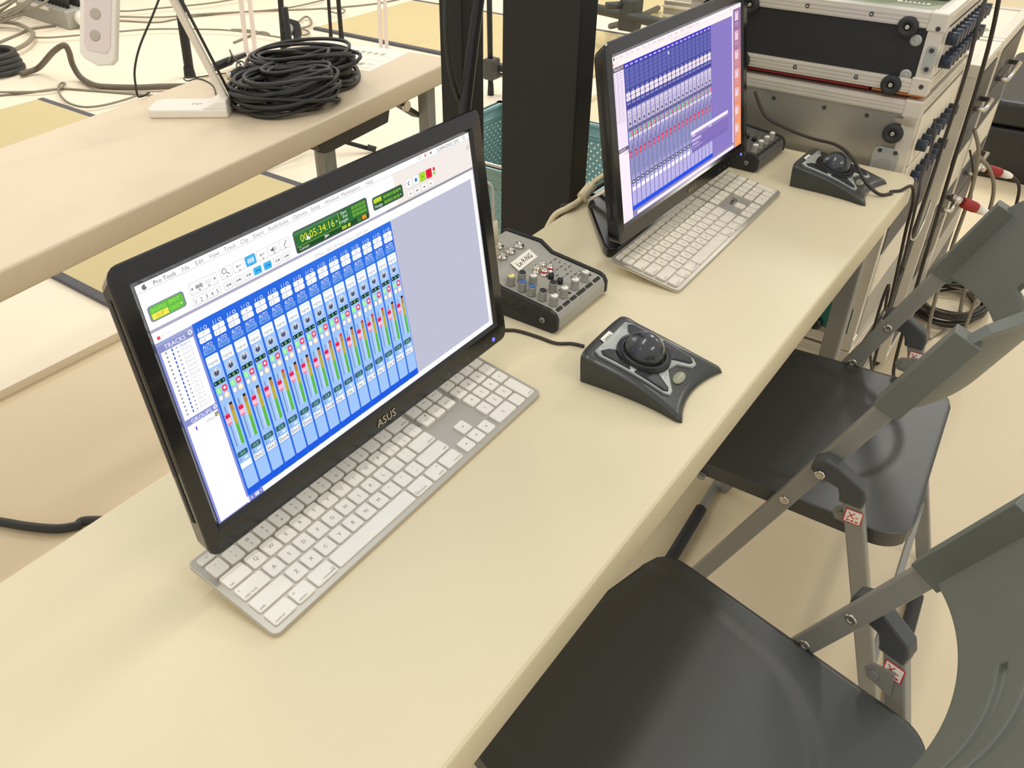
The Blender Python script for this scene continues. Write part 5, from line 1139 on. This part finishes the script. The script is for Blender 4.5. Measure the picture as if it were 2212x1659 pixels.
LD = [([(1.55, 0.0, 0.99), (1.52, -0.006, 0.93), (1.505, -0.012, 0.86), (1.50, -0.012, 0.72), (1.49, -0.012, 0.60), (1.47, -0.012, 0.50), (1.46, -0.016, 0.30), (1.50, -0.03, 0.05), (1.56, -0.05, 0.004)], 0.0034, M_cableb, 'dark lead hanging down the connector rows of the black flight case'),
      ([(1.70, 0.0, 0.985), (1.72, -0.008, 0.90), (1.73, -0.012, 0.80), (1.735, -0.015, 0.60), (1.75, -0.02, 0.35), (1.78, -0.03, 0.05), (1.85, -0.06, 0.004)], 0.0044, M_cableb, 'thicker dark lead hanging between the flight cases and the grey-sided rack'),
      ([(2.00, -0.006, 0.62), (2.02, -0.03, 0.56), (2.05, -0.04, 0.45), (2.06, -0.04, 0.30), (2.06, -0.045, 0.12), (2.08, -0.06, 0.005), (2.16, -0.09, 0.005)], 0.0048, M_cableg, 'grey lead dropping from the grey-sided rack to the floor coil'),
      ([(2.20, -0.006, 0.50), (2.24, -0.05, 0.45), (2.30, -0.075, 0.36), (2.33, -0.08, 0.20), (2.32, -0.09, 0.05), (2.28, -0.10, 0.006)], 0.0052, M_cableg, 'grey lead with inline plug hanging before the farther rack'),
      ([(1.66, -0.004, 0.56), (1.60, -0.010, 0.535), (1.52, -0.014, 0.53), (1.46, -0.012, 0.555), (1.44, -0.010, 0.60)], 0.0022, M_chrome, 'thin pale wire strung across the rack fronts'),
      ([(2.06, -0.006, 0.55), (2.09, -0.03, 0.48), (2.14, -0.035, 0.40), (2.22, -0.03, 0.38), (2.30, -0.006, 0.42)], 0.0028, M_cableb, 'thin dark patch lead looping between the two racks')]
for pts, r, m, lb in LD: cable('rack_lead', [Vector(p) for p in pts], r, m, lb)
# loose coil on the floor by the racks
random.seed(3)
fc = thing('floor_cable_coil', 'loose coil of dark cables on the floor by the chair beside the cases', 'cable coil', (2.30, -0.06, 0))
for k in range(11):
    r1 = 0.13 + 0.012 * random.uniform(-3, 3); r2 = 0.085 + 0.01 * random.uniform(-2, 2); ph = random.uniform(0, 6)
    z = 0.006 + 0.0075 * k * 0.6
    pts = [(r1 * cos(a) + 0.012 * sin(2 * a + ph), r2 * sin(a) + 0.012 * cos(a + ph), z + 0.004 * sin(3 * a + ph)) for a in [2 * pi * i / 40 for i in range(40)]]
    MB().tube(pts, 0.0042, 7, closed=True).build('turn', (M_cable, M_cableb, M_cableg)[k % 3], fc)
# hard black case on the floor far right
bc_ = thing('black_hard_case', 'black hard equipment case with rounded corners on the floor beyond the racks', 'case', (3.88, -0.16, 0), 0.03)
MB().prism(rrect(-0.42, -0.30, 0.42, 0.30, 0.06), 0.0, 0.20, smooth=True).build('lower_shell', M_blacksat, bc_, bev=0.012, seg=3)
MB().prism(rrect(-0.42, -0.30, 0.42, 0.30, 0.06), 0.206, 0.30, smooth=True).build('lid', M_blacksat, bc_, bev=0.02, seg=3)
for x in (-0.2, 0.2): MB().box((x - 0.04, -0.312, 0.17), (x + 0.04, -0.296, 0.25)).build('latch', M_greyd, bc_, bev=0.004)
MB().box((-0.36, -0.05, 0.30), (-0.22, 0.05, 0.312)).build('lid_plate', M_greyd, bc_, bev=0.004)
MB().tube([(-0.30, -0.03, 0.312), (-0.31, -0.02, 0.335), (-0.31, 0.02, 0.335), (-0.30, 0.03, 0.312)], 0.008, 8, sub=4).build('lid_handle', M_rubber, bc_)
# ------------------------------------------------------------------ things on the second table
random.seed(11)
cc = t2w(-0.430, 0.160)
coil = thing('coiled_cable', 'big bundle of coiled black microphone cable with plugs on the far table', 'cable coil', (cc.x, cc.y, TZ))
la = math.atan2(-0.80, 0.60)                  # long axis of the bundle
def loop(cx_, cy_, a, b, ang, z0, dz, ph, wob, r=0.0042, n=44, cut=None):
    pts = []
    for i in range(n):
        t = 2 * pi * i / n
        x = a * cos(t) + wob * sin(2 * t + ph); y = b * sin(t) + wob * cos(3 * t + ph)
        z = z0 + dz * sin(t + ph) + 0.004 * sin(2 * t + ph)
        pts.append(Vector((cx_ + x * cos(ang) - y * sin(ang), cy_ + x * sin(ang) + y * cos(ang), max(z, r))))
    return pts
bundle = MB()
for k in range(25):                           # lower bundle, lying towards the table front
    bundle.tube(loop(0.014 * random.uniform(-1, 1) - 0.085, 0.014 * random.uniform(-1, 1) - 0.040, 0.100 + 0.02 * random.uniform(-1, 1), 0.072 + 0.022 * random.uniform(-1, 1), la + 0.30 + random.uniform(-0.12, 0.12), 0.010 + 0.0025 * k, 0.010, random.uniform(0, 6), 0.006), 0.0044, 7, closed=True)
for k in range(22):                           # upper bundle, lying towards the back
    bundle.tube(loop(0.012 * random.uniform(-1, 1) + 0.045, 0.012 * random.uniform(-1, 1) + 0.045, 0.118 + 0.02 * random.uniform(-1, 1), 0.074 + 0.022 * random.uniform(-1, 1), la - 0.02 + random.uniform(-0.14, 0.14), 0.010 + 0.0032 * k, 0.010, random.uniform(0, 6), 0.006), 0.0044, 7, closed=True)
for k in range(7):                            # the middle wrap
    bundle.tube(loop(0.0, 0.0, 0.09 + 0.012 * random.uniform(-1, 1), 0.040 + 0.01 * random.uniform(-1, 1), la + 0.9 + random.uniform(-0.15, 0.15), 0.050 + 0.003 * k, 0.012, random.uniform(0, 6), 0.005), 0.0044, 7, closed=True)
o = bundle.build('coil_turns', M_cable, coil); o['kind'] = 'stuff'
def lc(px, py, z): p = onz(px, py, z); return p - Vector(coil.location)
MB().tube([lc(660, 118, 0.755), lc(676, 99, 0.758), lc(710, 97, 0.748), lc(748, 120, 0.725), lc(772, 150, 0.708), lc(774, 172, 0.7045), lc(755, 188, 0.7045), lc(715, 198, 0.712), lc(680, 206, 0.725), lc(640, 218, 0.73)], 0.0044, 8, sub=8).build('loose_loop', M_cable, coil)
def xlr(px, py, px2, py2, z, parent):
    a = lc(px, py, z); b = lc(px2, py2, z + 0.012)
    d = (b - a); L = d.length; M = Matrix.Translation(a) @ d.to_track_quat('Z', 'Y').to_matrix().to_4x4()
    c = MB().lathe([(0.0085, 0), (0.0095, 0.002), (0.0095, 0.018), (0.0105, 0.019), (0.0105, L * 0.55), (0.0075, L * 0.62), (0.0055, L)], 16, 0, M)
    o = c.build('plug', M_blacksat, parent)
    MB().lathe([(0.0090, -0.004), (0.0096, -0.003), (0.0096, 0.004), (0.0075, 0.004), (0.0075, -0.001), (0, -0.001)], 16, 0, M).build('plug_sleeve', M_chrome, parent)
xlr(456, 148, 530, 118, 0.735, coil)
xlr(495, 165, 545, 140, 0.728, coil)
for pts in ([(492, 135), (500, 120), (496, 108), (505, 125), (520, 140)], [(512, 150), (512, 136), (524, 133), (530, 145), (520, 152)], [(560, 165), (556, 145), (568, 133), (588, 132), (600, 140)]):
    MB().tube([lc(x, y, 0.752) for x, y in pts], 0.0020 if pts[0][0] < 520 else 0.004, 7, sub=6).build('tie_loop', M_cable, coil)
cable('thin_lead', [onz(575, 230, 0.7022), onz(500, 236, 0.702), onz(485, 215, 0.712), onz(470, 216, 0.706), onz(460, 185, 0.702), onz(430, 170, 0.702), onz(405, 175, 0.702), onz(398, 168, 0.702), onz(425, 167, 0.7025), onz(470, 160, 0.7045), onz(500, 158, 0.7045)], 0.0016, M_cable, 'thin black lead tangled between the desk lamp and the coiled cable')

# desk lamp: slab foot, leaning arm, long head hanging from the elbow
lp = t2w(-0.655, 0.285); lang = math.atan2(-0.80, 0.60)
lamp = thing('desk_lamp', 'white desk lamp with slab foot, leaning arm and long drooping head', 'lamp', (lp.x, lp.y, TZ), lang)
MB().prism([(-0.098, -0.026), (-0.090, -0.042), (0.082, -0.042), (0.082, 0.042), (-0.080, 0.042), (-0.098, 0.024)], 0.0, 0.019).build('foot', M_white, lamp, bev=0.004, seg=3)
MB().add([(0.022, -0.041, 0.018), (0.082, -0.041, 0.018), (0.082, 0.041, 0.018), (0.022, 0.041, 0.018), (0.060, -0.036, 0.036), (0.080, -0.036, 0.036), (0.080, 0.036, 0.036), (0.060, 0.036, 0.036)], [(3, 2, 1, 0), (4, 5, 6, 7), (0, 1, 5, 4), (1, 2, 6, 5), (2, 3, 7, 6), (3, 0, 4, 7)]).build('foot_wedge', M_white, lamp, bev=0.003)
mk = MB()
for k in range(4): mk.box((-0.006 + 0.006 * k, -0.006 + 0.003 * (k % 2), 0.0190), (-0.002 + 0.006 * k, 0.004, 0.0193))
mk.build('foot_print', M_inkg, lamp)
def ll(p): return Matrix.Rotation(-lang, 3, 'Z') @ (Vector(p) - Vector((lp.x, lp.y, TZ)))
pa = Vector((lp.x + 0.070 * cos(lang), lp.y + 0.070 * sin(lang), TZ + 0.030))
yb = pa.y
pe = ony(375, 0, yb + 0.0); d = (pe - pa); pt_ = pa + d * 1.35
MB().beam(ll(pa), ll(pt_), 0.011, 0.016, (1, 0, 0)).build('arm', M_white, lamp, bev=0.003)
MB().tube([ll(pa + Vector((0.010, -0.012, 0.0))), ll(pa + d * 0.5 + Vector((0.010, -0.012, 0))), ll(pa + d * 1.3 + Vector((0.010, -0.012, 0)))], 0.0032, 8).build('arm_lead', M_cable, lamp)
MB().cyl(ll(pt_ + Vector((-0.012, -0.012, 0))), ll(pt_ + Vector((0.012, 0.012, 0))), 0.012, 16).build('elbow', M_white, lamp)
hb = ony(214, 138, yb - 0.02); ht = ony(218, -75, yb - 0.02)
hd = (hb - ht); HL = hd.length; hx = RX.normalized(); hz = hd.normalized(); hx = (hx - hz * hx.dot(hz)).normalized(); hy = hz.cross(hx)
Mh = Matrix.Translation(ll(ht)) @ (Matrix.Rotation(-lang, 3, 'Z') @ Matrix((hx, hy, hz)).transposed()).to_4x4()
head = MB().prism([(-0.034, 0.0), (0.034, 0.0), (0.034, HL - 0.012), (0.026, HL - 0.002), (0.0, HL + 0.004), (-0.026, HL - 0.006), (-0.034, HL - 0.016)], -0.009, 0.009, 0, Mh @ Matrix(((1, 0, 0, 0), (0, 0, 1, 0), (0, 1, 0, 0), (0, 0, 0, 1))))
head.build('head', M_white, lamp, bev=0.004, seg=3)
pn = MB().prism([(-0.024, 0.01), (0.024, 0.01), (0.024, HL - 0.035), (0.018, HL - 0.022), (-0.018, HL - 0.022), (-0.024, HL - 0.035)], 0.009, 0.0105, 0, Mh @ Matrix(((1, 0, 0, 0), (0, 0, 1, 0), (0, 1, 0, 0), (0, 0, 0, 1))))
pn.build('light_panel', M_acryl, lamp)
for k in range(2):
    MB().lathe([(0.010, 0), (0.010, 0.0006), (0.008, 0.0010), (0, 0.0006)], 20, 0, Mh @ Matrix.Translation((-0.004, 0.0105, HL - 0.050 - 0.038 * k)) @ Matrix.Rotation(-pi / 2, 4, 'X')).build('touch_button', M_inkg, lamp)
MB().beam(ll(pt_), ll(ht), 0.014, 0.014, (1, 0, 0)).build('neck', M_white, lamp, bev=0.003)

# printed sheet
ps = thing('printed_sheet', 'white printed sheet lying under the coiled cable on the far table', 'paper', t2w(-0.115, 0.285), A2)
M = Matrix.Rotation(0.06, 4, 'Z')
MB().box((-0.105, -0.148, 0), (0.105, 0.148, 0.0006), 0, M).build('sheet', M_paper, ps)
ink = MB()
for i in range(11):
    ink.box((0.040, -0.10 + 0.021 * i, 0.0006), (0.058, -0.088 + 0.021 * i, 0.0008), 0, M)
    ink.box((-0.045 - 0.02 * (i % 2), -0.12 + 0.022 * i, 0.0006), (-0.043, -0.105 + 0.022 * i, 0.0008), 0, M)
for x in (0.03, -0.01, -0.05, -0.08): ink.box((x, -0.135, 0.0006), (x + 0.0012, 0.13, 0.0008), 0, M)
ink.box((0.07, 0.06, 0.0006), (0.085, 0.12, 0.0008), 0, M)
ink.build('print', M_inkg, ps)

# ------------------------------------------------------------------ stands and posts behind the second table
def fl(px, py, z=PZ): return onz(px, py, z)
def stand(label, base, top, r=0.009, legs=0, leg=0.20, clamp=None, m=M_blackpaint, la0=0.3, zf=PZ):
    base = Vector(base); top = Vector(top)
    s_ = thing('microphone_stand', label, 'stand', (base.x, base.y, zf), 0)
    o = Vector((base.x, base.y, zf))
    MB().cyl(Vector((0, 0, 0.09 if legs else 0.0)), top - o, r, 12).build('pole', m, s_)
    if legs: MB().lathe([(r * 1.8, 0.06), (r * 2.0, 0.07), (r * 2.0, 0.125), (r * 1.4, 0.135)], 14).build('leg_hub', m, s_)
    else: MB().lathe([(r * 1.25, 0.0), (r * 1.25, 0.012), (r * 1.08, 0.05), (r * 1.0, 0.055)], 16).build('foot_collar', m, s_)
    for k in range(legs):
        a = la0 + 2 * pi * k / legs
        MB().tube([(0.012 * cos(a), 0.012 * sin(a), 0.095), (leg * cos(a), leg * sin(a), 0.010)], r * 0.8, 8).build('leg', m, s_)
        MB().tube([((leg - 0.03) * cos(a), (leg - 0.03) * sin(a), 0.0235), ((leg + 0.006) * cos(a), (leg + 0.006) * sin(a), 0.0125)], 0.0125, 10).build('foot_cap', M_rubber, s_)
    if clamp:
        for z in clamp:
            t = (z - zf) / max(top.z - zf, 0.01); p = (top - o) * t; p.z = z - zf
            MB().cbox(p + Vector((0.012, -0.012, 0)), (0.045, 0.045, 0.06)).build('clamp', m, s_, bev=0.006)
            MB().cyl(p + Vector((0.03, -0.03, 0)), p + Vector((0.05, -0.05, 0)), 0.012, 12).build('clamp_knob', M_rubber, s_)
    return s_
b = fl(452, 300); p = fl(408, 165)
def upat(base, px, py):                       # point above base whose picture place is nearest to the pixel
    d = ray(px, py); bx = Vector((base.x, base.y)); dd = Vector((d.x, d.y)); t = (bx - Vector((CAM.x, CAM.y))).dot(dd) / dd.dot(dd)
    return CAM + d * t
def tall_stand(label, bpx, tpx, **kw):
    b = fl(*bpx); t = upat(b, *tpx)
    return stand(label, b, t, **kw)
tall_stand('thick black stand pole rising behind the desk lamp', (411, 166), (378, -60), r=0.024, leg=0.26, la0=0.9)
tall_stand('black stand with bulky clamp beside the coiled cable', (614, 110), (600, -80), r=0.016, leg=0.22, la0=0.4)
cl_b = fl(614, 110)
pc = upat(cl_b, 628, 68)
ck = thing('stand_clamp', 'black plastic clamp gripping the stand behind the coiled cable', 'clamp', (pc.x, pc.y, pc.z))
MB().prism([(-0.05, 0.05), (0.0, 0.065), (0.05, 0.05), (0.06, 0.0), (0.045, -0.07), (0.02, -0.075), (0.02, -0.02), (-0.01, -0.01), (-0.05, -0.02)], -0.03, 0.03, M=(Matrix((RX, -RY, -RZ)).transposed()).to_4x4()).build('jaw', M_blackpaint, ck, bev=0.008)
MB().cyl(-RZ * 0.03, -RZ * 0.055, 0.025, 14).build('bolt', M_steel, ck)
tall_stand('slim dark stand rod next to the tatami border, one of a close pair', (716, 92), (704, -80), r=0.010, leg=0.14, la0=0.2)
tall_stand('slim dark stand rod with grey foot collar next to the tatami border', (738, 86), (724, -80), r=0.013, leg=0.16, la0=0.8)
# tripod feet showing under the table
tri = stand('low tripod stand whose capped foot shows under the far table', (2.02, 2.40, PZ), (2.02, 2.40, 0.60), r=0.012, legs=3, leg=0.30, la0=-0.95)
tall_stand('black stand with boom joint seen between the two columns', (1060, 205), (1056, -70), r=0.013, leg=0.25, la0=0.3)
sb = fl(1060, 205); jp = upat(sb, 1062, 148)
jt = thing('boom_joint', 'dark boom joint on the stand between the two columns', 'stand part', (jp.x, jp.y, jp.z))
MB().cbox((0, 0, 0), (0.07, 0.06, 0.10)).build('block', M_steeld, jt, bev=0.01)
MB().cyl((0.02, -0.02, 0.0), (0.16, -0.30, -0.02), 0.016, 12).build('bar', M_steeld, jt)
MB().cyl((0.02, -0.02, -0.03), (0.10, -0.14, -0.05), 0.012, 12).build('lever', M_chrome, jt)
# boom crossbar base beyond the wide column
ba = onz(1255, 12, 0.22); bb = onz(1450, 55, 0.22); mid = onz(1362, 32, 0.22)
bs = thing('boom_stand', 'dark boom stand with long crossbar resting across the tatami gap', 'stand', (mid.x, mid.y, PZ))
o = Vector((mid.x, mid.y, PZ))
MB().cyl(ba - o, bb - o, 0.028, 14).build('crossbar', M_steeld, bs)
MB().cbox((0, 0, 0.20), (0.11, 0.10, 0.17)).build('joint', M_steeld, bs, bev=0.012)
MB().cyl((0, 0, 0.24), upat(o, 1376, -60) - o, 0.030, 12).build('pole', M_steeld, bs)
MB().cyl((-0.05, 0.04, 0.25), (-0.11, 0.10, 0.25), 0.02, 12).build('wing_bolt', M_steeld, bs)
fa = fl(1318, 70); MB().cyl((0, 0, 0.16), fa - o + Vector((0, 0, 0.036)), 0.018, 10).build('leg', M_steeld, bs)
fb = fl(1420, 30); MB().cyl((0, 0, 0.16), fb - o + Vector((0, 0, 0.036)), 0.018, 10).build('leg', M_steeld, bs)
# pale acrylic uprights
def acryl(label, bpx, tpx, w):
    b = fl(*bpx); t = upat(b, *tpx)
    a = thing('acrylic_upright', label, 'upright', (b.x, b.y, PZ), 0, 'pale acrylic uprights on the stage')
    for k, dx in enumerate((-w * 0.55, w * 0.55)):
        MB().beam(Vector((dx * RX.x, dx * RX.y, 0.012)), t - Vector((b.x, b.y, PZ)) + Vector((dx * RX.x, dx * RX.y, 0)), w * 0.7, 0.02, (RX.x, RX.y, 0)).build('strip', M_acryl, a, bev=0.002)
    MB().cbox((0, 0, 0.006), (0.16, 0.12, 0.012)).build('base_plate', M_acryl, a, bev=0.002)
acryl('pale lavender acrylic upright of two strips behind the coiled cable', (543, 118), (522, -70), 0.045)
acryl('pale lavender acrylic upright of two strips beside the slim column', (830, 116), (822, -70), 0.030)
# multicore stage box with its rows of plugs
sb_ = fl(103, 62); a_ = fl(52, 30); c_ = fl(150, 62)
ang = math.atan2(c_.y - a_.y, c_.x - a_.x)
snake = thing('stage_box', 'long grey multicore stage box bristling with plugs and leads', 'stage box', ((a_.x + c_.x) / 2, (a_.y + c_.y) / 2, PZ), ang)
MB().box((-0.36, -0.02, 0), (0.36, 0.16, 0.11)).build('housing', M_grey, snake, bev=0.008)
MB().box((-0.34, -0.024, 0.085), (0.14, -0.019, 0.105)).build('label_strip', M_paper, snake)
for k in range(14):
    for r_ in range(2):
        x = -0.32 + 0.046 * k; y = 0.04 + 0.07 * r_
        MB().cyl((x, y, 0.11), (x + 0.01 * sin(k), y + 0.01, 0.17), 0.014, 10).build('plug', M_blacksat, snake)
MB().cyl((0.36, 0.07, 0.06), (0.44, 0.07, 0.05), 0.045, 16).build('end_drum', M_white, snake)
for k in range(10):
    x = -0.3 + 0.06 * k
    MB().tube([(x, 0.05, 0.17), (x + 0.02, 0.02, 0.30 + 0.05 * sin(k * 2)), (x + 0.06, -0.12 - 0.03 * (k % 3), 0.16), (x - 0.05 - 0.03 * k, -0.32 - 0.05 * (k % 4), 0.008)], 0.008, 6, sub=5).build('lead', M_cableg, snake)

# leads lying about the stage
FL = [([(-20, 208), (60, 200), (130, 192), (200, 196), (290, 203), (330, 206)], 0.0055, M_cableg, 'thin grey lead lying straight across the stage beside the near tatami mat'),
      ([(-20, 199), (80, 198), (125, 192), (138, 184), (140, 180), (132, 180), (126, 190), (130, 205), (148, 222), (180, 231), (220, 228), (268, 216), (300, 205)], 0.0055, M_cableg, 'thin grey lead with a small loop near the tatami corner'),
      ([(-10, 118), (30, 108), (60, 92), (72, 74), (60, 62), (30, 50), (-10, 46)], 0.013, M_cableg, 'thick grey cable looping by the stage box'),
      ([(-10, 95), (30, 78), (70, 62), (120, 55)], 0.008, M_cableg, 'grey cable running from the frame side to the stage box'),
      ([(-10, 30), (20, 40), (50, 20), (70, -20)], 0.010, M_cableg, 'grey cable curving past the far end of the stage box'),
      ([(74, 81), (110, 81), (170, 76), (260, 68), (330, 63), (420, 63), (500, 66), (600, 80), (680, 95)], 0.0055, M_cableg, 'long grey lead crossing the stage behind the lamp arm'),
      ([(150, 50), (250, 45), (340, 48), (400, 38), (520, 26), (700, 18), (830, 5), (930, -20)], 0.0055, M_cableg, 'long grey lead crossing the stage from box to far tatami'),
      ([(150, 35), (250, 36), (350, 37), (440, 30), (600, 20), (700, 0)], 0.0055, M_cableg, 'long grey lead crossing the stage just behind its parallel neighbour'),
      ([(160, 15), (260, 24), (340, 18), (460, 6), (560, -12)], 0.0055, M_cableg, 'long grey lead near the far side of the stage'),
      ([(505, 92), (560, 70), (580, 74), (540, 66), (500, 64)], 0.007, M_cableg, 'grey lead bent double behind the acrylic upright'),
      ([(620, 74), (640, 52), (660, 36), (672, 44), (668, 56), (640, 64), (655, 76), (668, 70), (650, 62), (630, 68)], 0.0065, M_cableg, 'grey lead in a standing bow of loops beside the clamp stand'),
      ([(700, 20), (730, 18), (745, 22), (735, 30), (712, 24)], 0.0055, M_cableg, 'grey lead in a flat loop behind the pair of dark rods')]
for k, (pts, r, m, lb) in enumerate(FL): cable('stage_lead', [fl(x, y, PZ + r + 0.011 * (k % 3)) for x, y in pts], r, m, lb)
yb_ = onz(297, 207, 0.7045).y
dl = [ony(x, y, yb_) for x, y in ((358, -40), (331, 30), (302, 100), (291, 150), (293, 185))]
cable('hanging_lead', dl + [onz(297, 206, 0.7045), onz(302, 209, 0.7045), onz(312, 206, 0.7045), onz(322, 200, 0.7045)], 0.0026, M_cableb, 'dark lead drooping beside the lamp arm onto the far table edge')
# thick cable with an arch, ending in the black coil at the frame side
P = []
for x, y, h in ((44, 160, 0.02), (62, 155, 0.02), (85, 145, 0.04), (115, 112, 0.16), (138, 98, 0.20), (149, 112, 0.16), (157, 140, 0.08), (175, 168, 0.022), (205, 184, 0.022), (240, 188, 0.022), (300, 189, 0.022), (352, 187, 0.022), (420, 186, 0.022)):
    P.append(fl(x, y, PZ + h))
cable('multicore_cable', P, 0.015, mat('taupe_cable_jacket', rgb(104, 94, 78), 0.55, vary=0.1, vscale=20), 'thick dark multicore cable arching up between coil and far table')
kc = fl(-12, 157); ck2 = thing('multicore_coil', 'heavy black coil of multicore cable at the stage side', 'cable coil', (kc.x, kc.y, PZ))
for k in range(4):
    MB().tube([(0.145 * cos(a) * (1 - 0.05 * k), 0.145 * sin(a) * (1 - 0.05 * k), 0.019 + 0.026 * k + 0.002 * sin(2 * a)) for a in [2 * pi * i / 36 for i in range(36)]], 0.0165, 9, closed=True).build('turn', M_cable, ck2)
cable('floor_cable', [onz(-60, 1120, 0.0095), onz(0, 1127, 0.0095), onz(60, 1137, 0.0095), onz(120, 1142, 0.0095), onz(165, 1136, 0.0095), onz(196, 1124, 0.0095), Vector((0.36, 1.06, 0.0095)), Vector((0.50, 0.80, 0.0095)), Vector((0.62, 0.50, 0.0095))], 0.0095, M_cable, 'thick black cable on the beige floor slipping behind the near desk')

# ------------------------------------------------------------------ teal perforated basket
bk = thing('plastic_basket', 'teal perforated plastic basket on the floor behind the black columns', 'basket', (2.02, 1.22, 0), 0.0)
bw, bd_, bh = 0.27, 0.36, 0.32
def lattice(mb, M, w, h, n, m_):
    # diagonal slats crossing each other: every gap is a real hole
    r = 0.006
    for s_ in (-1, 1):
        k = -m_
        while k <= n + m_:
            # line from (k, 0) rising one cell per cell
            pts = []
            for q_ in range(m_ + 1):
                x = k + s_ * q_; y = q_
                if 0 <= x <= n: pts.append((x, y))
            if len(pts) >= 2:
                (xa, ya), (xb, yb_) = pts[0], pts[-1]
                mb.beam(M @ Vector((-w / 2 + w * xa / n, 0.001 * s_, h * ya / m_)), M @ Vector((-w / 2 + w * xb / n, 0.001 * s_, h * yb_ / m_)), 0.013, 0.0035, M.to_3x3() @ Vector((0, 1, 0)))
            k += 1
walls = ((0, -bd_, 2 * bw, 0), (0, bd_, 2 * bw, 0), (-bw, 0, 2 * bd_, pi / 2), (bw, 0, 2 * bd_, pi / 2))
for x, y, w, a in walls:
    mb = MB(); lattice(mb, Matrix.Translation((x, y, 0.03)) @ Matrix.Rotation(a, 4, 'Z'), w, bh - 0.09, int(w / 0.026), int((bh - 0.09) / 0.026)); mb.build('lattice_wall', M_teal, bk)
    M_ = Matrix.Translation((x, y, 0)) @ Matrix.Rotation(a, 4, 'Z')
    MB().box((-w / 2 - 0.006, -0.006, bh - 0.062), (w / 2 + 0.006, 0.006, bh), 0, M_).box((-w / 2 - 0.014, -0.014, bh - 0.012), (w / 2 + 0.014, 0.014, bh), 0, M_).box((-w / 2 - 0.01, -0.010, bh - 0.048), (w / 2 + 0.01, 0.010, bh - 0.042), 0, M_).build('rim', M_teal, bk, bev=0.002)
    MB().box((-w / 2, -0.005, 0), (w / 2, 0.005, 0.035), 0, M_).build('bottom_band', M_teal, bk)
MB().box((-bw, -bd_, 0), (bw, bd_, 0.006)).build('bottom', M_teal, bk)
MB().tube([(-bw, -bd_ * 0.4, bh - 0.02), (-bw - 0.02, -bd_ * 0.35, bh + 0.015), (-bw - 0.02, bd_ * 0.35, bh + 0.015), (-bw, bd_ * 0.4, bh - 0.02)], 0.005, 8, sub=4).build('wire_handle', M_chrome, bk)
# small silver case beyond the lavender monitor
sc_ = onz(1478, 18, 0.25)
sv = thing('silver_case', 'small ribbed silver case beyond the boom crossbar', 'case', (sc_.x + 0.30, sc_.y - 0.02, PZ + 0.0155), 0.05)
MB().box((-0.20, -0.30, 0), (0.20, 0.20, 0.22)).build('body', M_case, sv, bev=0.006)
for k in range(4): MB().box((-0.205, -0.305, 0.03 + 0.05 * k), (0.205, 0.205, 0.045 + 0.05 * k)).build('rib', M_rail, sv, bev=0.002)
